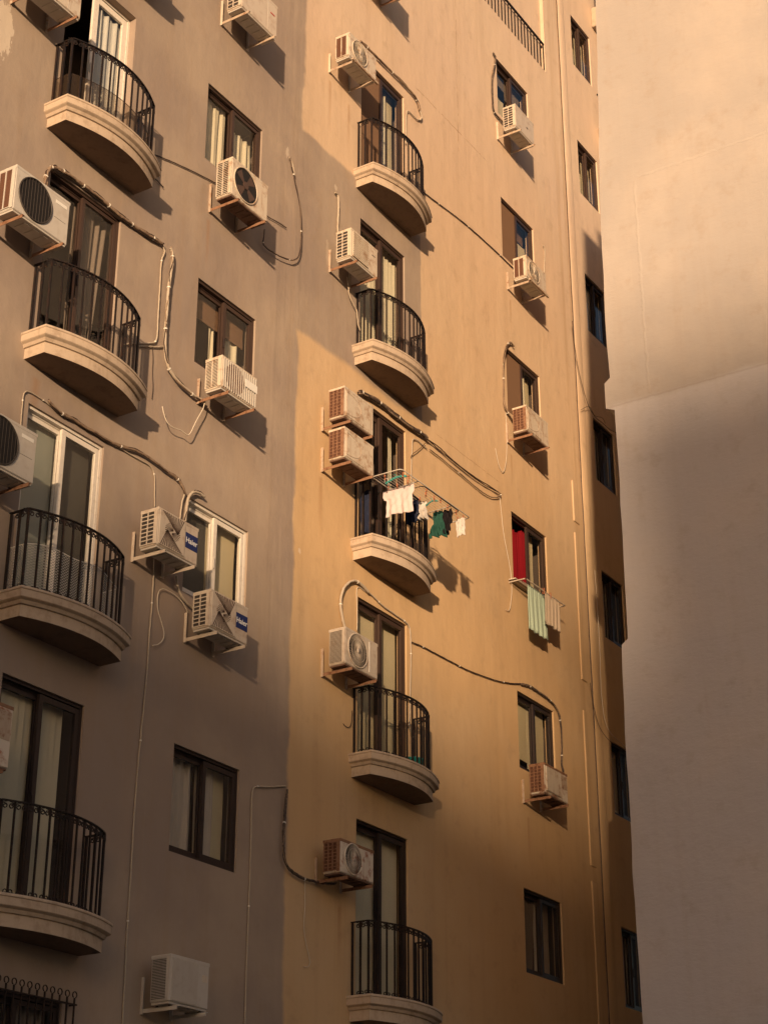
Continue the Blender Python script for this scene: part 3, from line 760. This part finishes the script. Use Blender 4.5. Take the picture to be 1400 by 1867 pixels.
    # side grille (faces -X)
    sm = {'slots': 'fin', 'big': 'fin', 'fine': 'fin', 'mesh': 'rust_mesh', 'wire': 'rust'}[side]
    ya, yb2 = yf+.045, yb-.02
    MB().box(u0-.003, u0, ya, yb2, z0+.045, z1-.04).build('coil', M['rust_mesh' if side in ('mesh', 'wire') else 'fin'], o)
    g_ = MB(); nr = {'slots': 18, 'big': 8, 'fine': 26, 'mesh': 0, 'wire': 8}[side]
    th = {'slots': .0045, 'big': .006, 'fine': .003, 'mesh': .004, 'wire': .004}[side]
    for i in range(nr+1):
        zz = z0+.045+(H-.085)*i/max(nr, 1); g_.box(u0-.012, u0-.003, ya, yb2, zz-th, zz+th)
    if side != 'fine':
        nv = {'slots': 2, 'big': 2, 'mesh': 2, 'wire': 3}[side]
        for i in range(nv+1):
            yy = ya+(yb2-ya)*i/nv; g_.box(u0-.013, u0-.002, yy-.006, yy+.006, z0+.04, z1-.035)
    g_.box(u0-.010, u0-.001, yf+.004, ya, z0+.03, z1-.03)
    g_.build('side_grille', M['rust' if side == 'wire' else ('ac_white' if body == 'ac_rusty' else body)], o)
    # wall brackets
    for xx in (u0+W*.14, u1-W*.12):
        b_ = MB(); w2 = .019; zt_ = z0-.006-(.012 if True else 0)
        b_.box(xx-w2, xx+w2, D-arm_out, D-.006, zt_-.006, zt_); b_.box(xx-w2, xx-w2+.005, D-arm_out, D-.006, zt_-.04, zt_-.006)
        K = b_.build('bracket', M[arm], o)
        l_ = MB(); l_.box(xx-w2-.006, xx+w2+.006, D-.006, D, zt_-.05, z0+H*.62); l_.box(xx-w2-.006, xx-w2-.001, D-.035, D-.006, zt_-.05, z0+H*.62)
        l_.build('wall_leg', M[leg], K)
        for yy in (yf+.05, yb-.04): MB().box(xx-.016, xx+.016, yy-.016, yy+.016, zt_, z0-.004).build('rubber_foot', M['black'], K)
    if rod: MB().box(u0+.03, u1-.01, D-arm_out, D-arm_out+.03, z0-.052, z0-.020).build('front_rail', M[arm], o)
    return o
ac(10.95, 11.73, 13.70, 14.28, 'dirty white air conditioner at the top left corner, partly out of the frame', 'seam', 'ac_white', 'big')
ac(11.0, 11.84, 10.69, 11.26, 'large grey air conditioner with dark round fan grille beside the brown left balcony door', 'lines', 'ac_dull', 'mesh')
ac(10.85, 11.67, 7.76, 8.34, 'grey air conditioner cut off by the left edge beside the white framed balcony door', 'lines', 'ac_dull', 'fine')
ac(10.88, 11.69, 4.82, 5.44, 'rust eaten air conditioner of which only a flaking corner shows at the left edge', 'panel', 'ac_rusty', 'wire')
ac(14.70, 15.50, 16.09, 16.66, 'clean cream air conditioner cut off by the top edge above the upper left window', 'seam', 'ac_clean', 'big', 'rust_light', leg='ac_clean')
ac(14.65, 15.42, 13.05, 13.63, 'stained air conditioner with an open black fan hole below the upper left window', 'fan_open', 'ac_white', 'slots', 'rust')
ac(14.62, 15.32, 10.27, 10.72, 'air conditioner with barred front and white sticker below the window with a brown roller screen', 'bars', 'ac_white', 'slots', 'rust')
ac(13.62, 14.33, 7.84, 8.31, 'upper of the two cream air conditioners with swirl fan front and blue name plate', 'swirl', 'ac_clean', 'big', 'ac_clean', leg='ac_clean')
ac(14.60, 15.31, 7.21, 7.68, 'lower of the two cream air conditioners with swirl fan front and blue name plate', 'swirl', 'ac_clean', 'big', 'ac_clean', leg='ac_clean')
ac(14.22, 14.86, 3.07, 3.555, 'grey air conditioner with finely louvred front at the bottom left', 'louvre', 'ac_dull', 'fine', 'ac_dull', leg='ac_dull')
ac(18.15, 18.88, 19.31, 19.82, 'air conditioner at the top edge of which only the underside and bracket show', 'flat', 'ac_clean', 'big', 'rust')
ac(17.29, 18.02, 17.06, 17.51, 'white air conditioner with orange side fins above the uppermost full balcony', 'radial', 'ac_white', 'mesh', 'rust_light', .47, 'ac_white', rod=True)
ac(17.38, 18.07, 13.63, 14.12, 'white air conditioner with square lattice front beside the second balcony door', 'lattice', 'ac_white', 'big', 'rust')
ac(17.26, 17.97, 11.07, 11.54, 'upper of two stacked rusty air conditioners with oval fronts', 'oval', 'ac_white', 'wire', 'rust')
ac(17.27, 17.98, 10.47, 10.935, 'lower of two stacked rusty air conditioners with oval fronts', 'oval', 'ac_white', 'wire', 'rust')
ac(17.34, 18.09, 7.63, 8.13, 'cream air conditioner with round wire fan grille beside the cream blinds', 'radial', 'ac_clean', 'fine', 'rust', leg='rust_light')
ac(17.28, 18.01, 5.00, 5.42, 'shaded air conditioner with rusty lid and round fan grille beside the lowest full balcony door', 'radial', 'ac_rusty', 'wire', 'rust')
ac(22.53, 23.22, 19.17, 19.66, 'plain cream air conditioner under the highest window on the right', 'flat', 'ac_clean', 'big', 'rust_light', leg='ac_clean')
ac(22.72, 23.44, 16.19, 16.63, 'air conditioner with round fan and orange side fins under the window with a brown screen', 'radial', 'ac_white', 'mesh', 'rust_light', .47, 'rust_light', rod=True)
ac(22.51, 23.27, 13.19, 13.66, 'rusty air conditioner with oval front on the right, above the laundry window', 'oval', 'ac_white', 'wire', 'rust')
ac(22.65, 23.40, 7.27, 7.74, 'rusty air conditioner with raised square panel at lower right', 'panel', 'ac_rusty', 'wire', 'rust')

# ------------------------------------------------------------------ pipes and cables on the wall
def run(name, pix, r, m, label, cat, off=.03, clips=0, strands=0, n=6, group=None, off_list=None, sag=0):
    pts = [wp(x, y, (off_list[i] if off_list else off)) for i, (x, y) in enumerate(pix)]
    pts = smooth_path(pts, 6); r *= .76; clips = int(clips*.75+.5)
    jr = random.Random(int(pix[0][1]))
    pts = [p+Vector((jr.uniform(-1, 1), 0, jr.uniform(-1, 1)))*min(.004, r*.3) for p in pts]
    rnd = random.Random(len(pts)+int(pix[0][0]))
    rr = [r*(1+rnd.uniform(-.07, .07)) for _ in pts]
    mb = MB(); mb.tube(pts, rr, n+2 if r > .015 else n)
    root = mb.build(name, M[m], None, True); tag(root, label, cat, group)
    for s_ in range(strands):
        a = rnd.uniform(0, 6.28); q = []
        for i, p in enumerate(pts):
            an = a+i*.22; q.append(p+Vector((math.cos(an)*r*.9, -abs(math.sin(an))*r*.6, math.sin(an)*r*.9)))
        MB().tube(q, r*.45, 5).build('strand', M['wire_dark' if s_ % 2 == 0 else 'dirty_pipe'], root, True)
    if clips:
        step = max(2, len(pts)//clips)
        for i in range(step//2, len(pts)-1, step):
            d_ = (pts[i+1]-pts[i]).normalized(); p = pts[i]
            MB().tube([p-d_*.007, p+d_*.007], r*1.18+.0015, 8).build('tie', M['clip'], root)
    return root
PG = 'pipes and cables fixed to the facade'
pc = lambda *a, **k: run(*a, **k)
pc('cable', [(482,418),(481,432),(480,444),(490,455),(503,463),(520,471),(534,474),(544,467),(548,450),(549,427),(548,388),(544,358),(538,332),(535,315),(531,300),(529,287)], .011, 'wire_dark', 'dark looping cable hanging between the stained fan unit and a ragged wall hole', 'cable', clips=5, strands=2, off=.05)
pc('insulated_pipe', [(537,320),(534,303),(531,293),(527,286)], .017, 'pale_pipe', 'short ragged pale pipe end at the top of the looping cable', 'pipe', off=.03)
pc('rod', [(284,282),(320,297),(356,314),(393,333)], .010, 'wire_dark', 'straight dark conduit from the upper left balcony to the stained fan unit', 'conduit', off=.015)
pc('cable', [(470,378),(488,394),(505,404),(522,415)], .009, 'wire_dark', 'short doubled cable stub right of the stained fan unit', 'cable', off=.02, strands=1)
pc('rod', [(278,322),(286,328),(298,341)], .009, 'wire_dark', 'short dark rod sticking out below the upper left balcony', 'rod', off=.02)
pc('insulated_pipe', [(84,338),(84,322),(88,311),(94,305),(104,306),(115,312),(128,320),(152,338),(176,356),(198,374),(220,394),(240,408),(260,422),(280,434),(296,444)], .030, 'dirty_pipe', 'thick taped pipe bundle running over the brown left balcony door', 'pipe', clips=9, strands=3, off=.035)
pc('conduit', [(296,446),(300,458),(296,470),(294,480),(292,510),(290,545),(288,580),(287,607),(284,621),(278,625),(250,626),(225,628)], .013, 'pale_pipe', 'pale conduit dropping from the taped bundle to the second left balcony', 'conduit', off=.02, clips=3)
pc('insulated_pipe', [(311,452),(314,462),(314,480),(311,500),(308,520),(306,545),(304,570),(302,600),(301,630),(303,655),(310,675),(322,692),(338,708),(355,722),(372,732)], .026, 'pale_pipe', 'peeling foam pipe curving down to the unit with the white sticker', 'pipe', clips=6, strands=2, off=.045)
pc('conduit', [(301,631),(285,632),(268,631),(250,631)], .012, 'pale_pipe', 'short level pale conduit reaching the second left balcony', 'conduit', off=.02)
pc('cable', [(375,728),(370,745),(362,760),(354,775),(349,786),(343,793),(336,789),(329,784),(315,779),(305,770),(299,755),(296,741)], .008, 'wire_pale', 'loose white cable dangling in a loop below the unit with the white sticker', 'cable', off=.09)
pc('cable', [(38,776),(39,757),(41,737),(42,724),(44,717),(49,713),(58,716),(71,724),(88,736),(113,756),(133,766),(165,785),(200,806),(222,819),(244,832),(262,842),(272,848),(279,858),(282,872),(282,895),(282,925)], .009, 'pale_pipe', 'thin pale conduit arching over the white framed left door', 'conduit', off=.015, clips=5)
pc('insulated_pipe', [(89,730),(95,738),(105,748),(118,757),(133,764),(152,776),(170,786),(195,802),(220,814),(248,822),(270,833),(290,848),(306,861),(320,870),(329,880),(335,892),(338,903)], .022, 'dirty_pipe', 'sagging corrugated hose bundle above the white framed left door', 'pipe', clips=4, strands=2, off=.035)
pc('insulated_pipe', [(372,905),(365,900),(357,897),(350,899),(344,907),(341,920),(339,935),(337,950)], .024, 'pale_pipe', 'short bent pale hose at the corner of the white framed window', 'pipe', off=.05, strands=1)
pc('insulated_pipe', [(338,897),(333,912),(330,930),(328,950)], .014, 'pale_pipe', 'white conduit running down behind the upper swirl front unit', 'conduit', off=.03)
pc('insulated_pipe', [(322,1050),(323,1065),(327,1080),(334,1092),(343,1102),(354,1112)], .020, 'pale_pipe', 'pale hose linking the two swirl front units', 'pipe', off=.04)
pc('cable', [(343,1118),(334,1101),(322,1087),(308,1078),(297,1074),(290,1078),(287,1092),(288,1112),(293,1130),(298,1148),(299,1160),(295,1169),(288,1175),(278,1177)], .007, 'wire_pale', 'thin pale wire looping beside the long vertical conduit', 'cable', off=.03)
pc('conduit', [(281,1010),(280,1050),(277,1100),(273,1150),(270,1200),(264,1270),(256,1350),(250,1420),(244,1500),(238,1600),(233,1680),(228,1780),(223,1880)], .013, 'pale_pipe', 'long vertical pale conduit down the shaded left wall', 'conduit', off=.015, clips=4)
pc('conduit', [(521,1434),(500,1435),(480,1435),(466,1435),(461,1441),(459,1460),(458,1500),(457,1560),(454,1640),(451,1720),(448,1800),(446,1880)], .013, 'pale_pipe', 'pale conduit with a square bend low on the left wall', 'conduit', off=.015, clips=3)
pc('insulated_pipe', [(523,1440),(522,1455),(520,1475),(518,1500),(517,1525),(517,1550),(519,1568),(525,1582),(538,1595),(555,1603),(575,1608),(598,1612),(612,1611)], .021, 'black_pipe', 'black taped pipe curving to the lowest shaded unit', 'pipe', clips=3, strands=2, off=.05)
pc('cable', [(556,1604),(556,1630),(556,1655),(554,1685),(556,1710),(560,1730),(564,1748),(565,1757),(561,1764),(554,1763)], .006, 'wire_pale', 'thin wire hanging below the black taped pipe', 'cable', off=.02)
pc('insulated_pipe', [(657,74),(663,79),(670,87),(680,96),(690,106),(706,122),(724,140),(741,158),(752,170),(759,180),(763,190),(765,200)], .024, 'dirty_pipe', 'arched taped pipe right of the topmost orange finned unit', 'pipe', clips=4, strands=1, off=.035)
pc('conduit', [(769,212),(762,218),(754,211),(744,202),(741,208),(740,230),(740,262)], .013, 'pale_pipe', 'pale conduit bending down beside the uppermost middle door', 'conduit', off=.02)
pc('insulated_pipe', [(763,192),(766,202),(769,213),(766,218)], .018, 'pale_pipe', 'short pale elbow at the end of the arched taped pipe', 'pipe', off=.03)
pc('cable', [(772,350),(805,375),(837,399),(870,427),(905,459),(936,489)], .012, 'wire_dark', 'straight dark cable slanting across the lit wall from the uppermost middle balcony', 'cable', off=.015, clips=4)
pc('conduit', [(611,350),(615,354),(617,364),(617,385),(616,405),(616,424)], .020, 'pale_pipe', 'short pale pipe rising above the lattice front unit', 'pipe', off=.03)
pc('conduit', [(633,505),(635,522),(637,538),(643,552),(650,565),(652,582),(653,592),(657,603)], .012, 'pale_pipe', 'white drain hose dropping from the lattice front unit onto the balcony', 'hose', off=.05)
pc('insulated_pipe', [(654,715),(660,716),(672,722),(690,733),(705,745),(720,757),(740,772),(758,784),(770,792),(778,800)], .036, 'black_pipe', 'thick black taped bundle above the middle door with the laundry', 'pipe', clips=5, strands=4, off=.045)
pc('insulated_pipe', [(776,798),(795,815),(815,832),(835,848),(860,868),(880,882),(900,893),(911,899),(912,905),(898,907),(882,899),(866,887),(846,870),(825,853),(805,836),(783,819)], .012, 'dirty_pipe', 'looped pipe tail turning back on itself right of the laundry balcony', 'pipe', off=.03, clips=4, strands=1)
pc('cable', [(778,800),(800,815),(822,836),(845,855),(868,872),(892,886),(908,897)], .011, 'wire_dark', 'dark cable lying on the looped pipe tail', 'cable', off=.05, strands=1)
pc('conduit', [(750,880),(750,850),(751,820),(752,803),(757,801),(765,806),(772,813),(778,818)], .012, 'pale_pipe', 'white conduit beside the door with the laundry', 'conduit', off=.02)
pc('cable', [(749,835),(752,828),(760,822),(768,815),(775,808)], .007, 'wire_dark', 'thin dark wire tied between white conduit and black bundle', 'cable', off=.03)
pc('cable', [(911,907),(914,935),(917,965),(921,990),(926,1015),(931,1045),(933,1075),(931,1100),(928,1113),(922,1112)], .007, 'wire_pale', 'long thin pale wire hanging from the looped pipe to beside the laundry window', 'cable', off=.02)
pc('insulated_pipe', [(628,1143),(624,1125),(621,1105),(622,1088),(627,1073),(636,1063),(645,1059),(655,1063),(664,1071),(672,1080)], .024, 'pale_pipe', 'swan neck insulated pipe above the cream unit with the wire fan grille', 'pipe', clips=3, off=.035)
pc('conduit', [(672,1080),(684,1091),(697,1104),(712,1115),(728,1126),(740,1135),(746,1143),(748,1157),(749,1200),(748,1250),(747,1300),(746,1322),(750,1337),(753,1345)], .013, 'pale_pipe', 'pipe following the corner of the door with cream blinds', 'pipe', clips=5, off=.02)
pc('cable', [(651,1150),(651,1110),(650,1085),(651,1073),(656,1071),(664,1077),(672,1083)], .006, 'wire_pale', 'thin pale cable around the top corner of the door with cream blinds', 'cable', off=.012)
pc('cable', [(751,1171),(765,1177),(778,1183),(800,1195),(825,1208),(850,1221),(878,1232),(905,1241),(930,1246),(950,1247)], .012, 'wire_dark', 'dark cable sagging across the wall to the lower right window', 'cable', off=.02, clips=4)
pc('insulated_pipe', [(950,1247),(962,1250),(975,1258),(990,1268),(1003,1278),(1013,1290),(1019,1304),(1022,1320),(1024,1345),(1024,1370),(1024,1392),(1027,1408)], .019, 'black_pipe', 'black taped pipe arching around the lower right window', 'pipe', off=.03, clips=5, strands=2)
pc('insulated_pipe', [(899,96),(903,104),(902,115),(898,135),(897,160),(898,180),(899,196),(903,207),(911,216),(919,224)], .022, 'black_pipe', 'black taped pipe left of the highest window on the right', 'pipe', off=.03, clips=3, strands=2)
pc('conduit', [(990,447),(993,455),(993,470),(992,490),(991,510)], .014, 'pale_pipe', 'short pale pipe right of the window with a brown screen', 'pipe', off=.02)
pc('insulated_pipe', [(936,630),(930,624),(924,630),(920,645),(918,665),(918,690),(918,715),(919,735),(923,748),(930,760),(937,770)], .021, 'dirty_pipe', 'brown taped pipe hooked over the corner of the window above the laundry window', 'pipe', off=.035, clips=4, strands=2)
pc('cable', [(922,752),(923,780),(924,805),(923,835),(920,855),(916,861),(911,852),(907,838),(903,817)], .006, 'wire_pale', 'thin pale wire loop below the brown taped pipe', 'cable', off=.02)
pc('cable', [(1043,585),(1047,625),(1053,665),(1062,705),(1073,740),(1085,760),(1097,770),(1112,783),(1126,790)], .007, 'wire_dark', 'thin dark wire slanting over the far right strip of wall', 'cable', off=.08)
pc('cable', [(1059,747),(1074,741),(1084,757),(1098,762),(1103,772)], .006, 'wire_dark', 'small dark branch wire across the far right strip', 'cable', off=.06)
pc('cable', [(1076,1245),(1081,1280),(1089,1315),(1098,1335),(1112,1352),(1130,1368),(1143,1366)], .006, 'wire_dark', 'thin dark wire drooping near the narrow lower right window', 'cable', off=.08)
pc('cable', [(1084,1040),(1089,1110),(1093,1180),(1096,1260),(1102,1310),(1112,1335),(1128,1352),(1146,1366)], .006, 'wire_pale', 'thin pale wire hanging down the far right strip', 'cable', off=.07)
pc('cable', [(626,1320),(632,1326),(638,1325),(641,1316),(642,1296)], .006, 'wire_dark', 'small curled cable end beside the balcony with the teal tub', 'cable', off=.015)
pc('cable', [(277,628),(279,650),(278,680),(279,705),(277,727)], .005, 'wire_dark', 'thin wire trailing down right of the second left balcony', 'cable', off=.012)
# joint cable running the whole height of the block
m_ = MB(); zz = GZ; rnd = random.Random(11)
P_ = []
while zz < 26: P_.append((25.30+rnd.uniform(-.006, .006), D-.012, zz)); zz += .3
m_.tube(P_, .011, 6); jc = m_.build('joint_cable', M['wire_dark'], None, True); tag(jc, 'dark cable running the full height of the wall joint near the right corner', 'cable')
m_ = MB(); m_.tube([(x-.016, y, z) for x, y, z in P_], .005, 6); o = m_.build('conduit', M['dirty_pipe'], None, True); tag(o, 'paler cable running the full height beside the dark one near the right corner', 'cable')

# ------------------------------------------------------------------ laundry
def cloth_x(name, X, d0, d1, z0, z1, m, label, cat, seed=1, shape=None, amp=.02, group='laundry hung out to dry'):
    """cloth hanging in a plane that faces along X, between two distances from the wall"""
    rnd = random.Random(seed); ph = [rnd.random()*6 for _ in range(5)]
    def fn(a, b):
        l, r_ = shape(b) if shape else (0, 1)
        d_ = d0+(d1-d0)*(l+(r_-l)*a)
        z = z0+(z1-z0)*b + .012*math.sin(a*7+ph[3])*(1-b)
        z -= .016*abs(math.sin(a*math.pi*2.5+ph[4]))*b*b
        x = X+amp*1.3*math.sin(a*13+ph[0]+1.5*b)*(1.15-b)+amp*.8*math.sin(a*27+ph[1]-2.5*b)*(1.2-b)+amp*.7*math.sin(b*6+ph[2]+a*3)+amp*.5*math.sin((a+b)*17)
        return (x, D-d_, z)
    o = MB().grid(fn, 40, 24, .004, (1, 0, 0)).build(name, M[m], None, True); return tag(o, label, cat, group)
# drying rack hooked over the middle balcony railing
RK = empty('drying_rack', (18.7, D-.7, 10.42), 'folding wire drying rack hooked outside the middle balcony railing', 'drying rack')
zr_ = 10.42
fr_ = MB(); d0_, d1_, x0_, x1_ = .47, .93, 17.86, 19.68
def rr_path(x0, x1, a, b, r=.05):
    out = []
    for (cx, cy, s0) in ((x1-r, a+r, -90), (x1-r, b-r, 0), (x0+r, b-r, 90), (x0+r, a+r, 180)):
        for t in (0, 30, 60, 90): an = R(s0+t); out.append((cx+r*math.cos(an), D-(cy+r*math.sin(an)), zr_))
    return out
fr_.tube(rr_path(x0_, x1_, d0_, d1_), .008, 6, closed=True); fr_.build('outer_frame', M['ac_dull'], RK, True)
fr_ = MB(); fr_.tube(rr_path(18.45, 19.42, d0_+.02, d1_-.02), .0065, 6, closed=True); fr_.build('inner_frame', M['wire_dark'], RK, True)
for i in range(9):
    dd = d0_+.05+(d1_-d0_-.1)*i/8; MB().tube([(x0_+.01, D-dd, zr_-.004), (x1_-.01, D-dd, zr_-.004)], .0025, 4).build('wire', M['ac_dull'], RK)
for xx in (18.3, 19.2):
    MB().tube([(xx, D-.93, zr_), (xx, D-.47, zr_-.02), (xx, D-.44, zr_+.17), (xx, D-.40, zr_+.18), (xx, D-.395, zr_+.12)], .007, 6).build('hook', M['ac_dull'], RK, True)
def tee_shape(b):
    if b > .72: return (-.02, 1.03)
    if b > .66: return (-.02+.3*(.72-b)*2, 1.0)
    return (.05-.03*(1-b), .93-.02*b)
cloth_x('t_shirt', 18.27, .86, .40, 10.00, 10.40, 'tee', 'blush white top pegged at the left end of the drying rack', 'top', 3, tee_shape, .009)
cloth_x('dark_garment', 18.74, .66, .48, 10.06, 10.40, 'navy_cloth', 'small dark garment hanging behind the blush white top', 'garment', 5, None, .02)
cloth_x('patterned_cloth', 18.80, .76, .60, 10.12, 10.39, 'white_cloth', 'small pale cloth hanging beside the dark garment on the drying rack', 'cloth', 9, lambda b: (.1*(1-b), 1-.25*(1-b)), .03)
cloth_x('green_garment', 19.22, .80, .52, 10.02, 10.42, 'green_cloth', 'bottle green garment hanging twisted on the drying rack', 'garment', 8, lambda b: (.0+.18*b, 1.0-.35*b+.05*math.sin(b*8)), .024)
cloth_x('black_garment', 19.27, .88, .62, 10.06, 10.41, 'black_cloth', 'black garment hanging behind the green one on the drying rack', 'garment', 12, lambda b: (.08*(1-b), 1-.2*(1-b)), .03)
cloth_x('white_sock', 19.57, .90, .77, 10.13, 10.40, 'white_cloth', 'single narrow white cloth at the right tip of the drying rack', 'cloth', 13, lambda b: (-.05*(1-b), 1), .01)
for (xx, da, db, lb) in ((18.16, .82, .46, 'teal plastic hanger above the blush white top'), (19.05, .78, .56, 'teal plastic hanger beside the green garment')):
    n = 14; pts_ = [(xx+.004*i, D-(da+(db-da)*i/n), zr_+.045+.035*math.sin(math.pi*i/n)) for i in range(n+1)]
    m_ = MB(); m_.tube(pts_, .017 if xx < 18.5 else .011, 6); m_.tube([(xx+.03, D-(da+db)/2, zr_+.08), (xx+.03, D-(da+db)/2, zr_+.12), (xx+.03, D-(da+db)/2+.03, zr_+.14)], .004, 5)
    tag(m_.build('clothes_hanger', M['teal'], None, True), lb, 'hanger', 'teal clothes hangers')
pegs = [(18.02, .86), (17.95, .62), (18.24, .80), (18.26, .62), (18.28, .47), (18.10, .90), (18.62, .86), (18.7, .80), (18.86, .84), (18.96, .88), (19.2, .85), (19.3, .62), (19.42, .86), (19.62, .86), (19.62, .77), (18.78, .66)]
for i, (xx, dd) in enumerate(pegs):
    m_ = MB(); a = random.Random(i).uniform(-.2, .2)
    m_.box(-.006, .006, -.005, .001, -.045, .03); m_.box(-.006, .006, .003, .009, -.045, .03); m_.box(-.007, .007, -.003, .006, -.004, .004)
    T_ = Matrix.Translation((xx, D-dd, zr_+.004)) @ Matrix.Rotation(a, 4, 'Y'); m_.v = [tuple(T_ @ Vector(v)) for v in m_.v]
    tag(m_.build('clothes_peg', M['peg']), 'small terracotta clothes peg clipped on the wires of the drying rack', 'clothes peg', 'pegs on the drying rack')
cloth_x('navy_towel', 18.22, .20, .06, 9.82, 10.45, 'navy_cloth', 'navy cloth hanging inside the left end of the laundry balcony railing', 'towel', 21, None, .015)
# sill rack at the window with the red curtain
RK2 = empty('sill_drying_rack', (23.2, D-.15, 10.66), 'narrow drying rack fixed under the window with the red curtain', 'drying rack')
m_ = MB(); m_.box(22.52, 23.86, D-.20, D-.19, 10.655, 10.665); m_.box(22.52, 23.86, D-.30, D-.285, 10.655, 10.67); m_.box(22.52, 22.54, D-.30, D, 10.655, 10.67); m_.box(23.84, 23.86, D-.30, D, 10.655, 10.67); m_.build('frame', M['ac_clean'], RK2)
MB().box(22.50, 23.25, D-.13, D-.005, 10.69, 10.71, bev=.004).build('shelf_board', M['ac_clean'], RK2)
for i in range(3): MB().tube([(22.53, D-.07-.06*i, 10.66), (23.85, D-.07-.06*i, 10.66)], .003, 5).build('wire', M['wire_dark'], RK2)
def cloth_y(name, x0, x1, d_, z0, z1, m, label, cat, seed, amp=.012, sl=0.0):
    rnd = random.Random(seed); ph = [rnd.random()*6 for _ in range(4)]
    def fn(a, b): return (x0+(x1-x0)*a+.01*math.sin(b*4+ph[0]), D-d_+amp*math.sin(a*26+ph[1])*(1.15-b)+amp*.7*math.sin(a*55+ph[2]+b), z0+(z1-z0)*b+sl*a*(1-b)+.012*math.sin(a*15+ph[3])*(1-b))
    return tag(MB().grid(fn, 40, 14, .005).build(name, M[m], None, True), label, cat, 'laundry hung out to dry')
cloth_y('mint_towel', 22.74, 23.36, .22, 9.92, 10.66, 'mint_cloth', 'long mint coloured towel hanging under the window with the red curtain', 'towel', 4)
cloth_y('cream_towel', 23.14, 23.66, .29, 10.14, 10.66, 'peach_cloth', 'shorter cream towel hanging beside the mint towel', 'towel', 6)
for i, xx in enumerate((23.12, 23.34)):
    m_ = MB(); m_.box(xx-.006, xx+.006, D-.31, D-.302, 10.61, 10.71); m_.box(xx-.006, xx+.006, D-.282, D-.274, 10.61, 10.71); m_.box(xx-.005, xx+.005, D-.302, D-.282, 10.665, 10.672)
    tag(m_.build('clothes_peg', M['peg']), ('left' if i == 0 else 'right')+' wooden clothes peg on the rack under the red curtained window', 'clothes peg', 'pegs on the sill rack')
# teal tub on the lower middle balcony
m_ = MB(); prof_ = [(.0, 0), (.12, 0), (.15, .16), (.165, .165), (.165, .175), (.145, .175), (.115, .02), (0, .02)]
n = 24; i0 = 0
for r_, z_ in prof_:
    for j in range(n): a = 2*math.pi*j/n; m_.v.append((19.25+r_*math.cos(a), D-.22+r_*math.sin(a), 6.745+z_))
for k in range(len(prof_)-1):
    for j in range(n): j2 = (j+1) % n; m_.f.append((k*n+j, k*n+j2, (k+1)*n+j2, (k+1)*n+j))
tag(m_.build('tub', M['teal'], None, True), 'teal plastic tub standing on the balcony with cream blinds', 'tub')
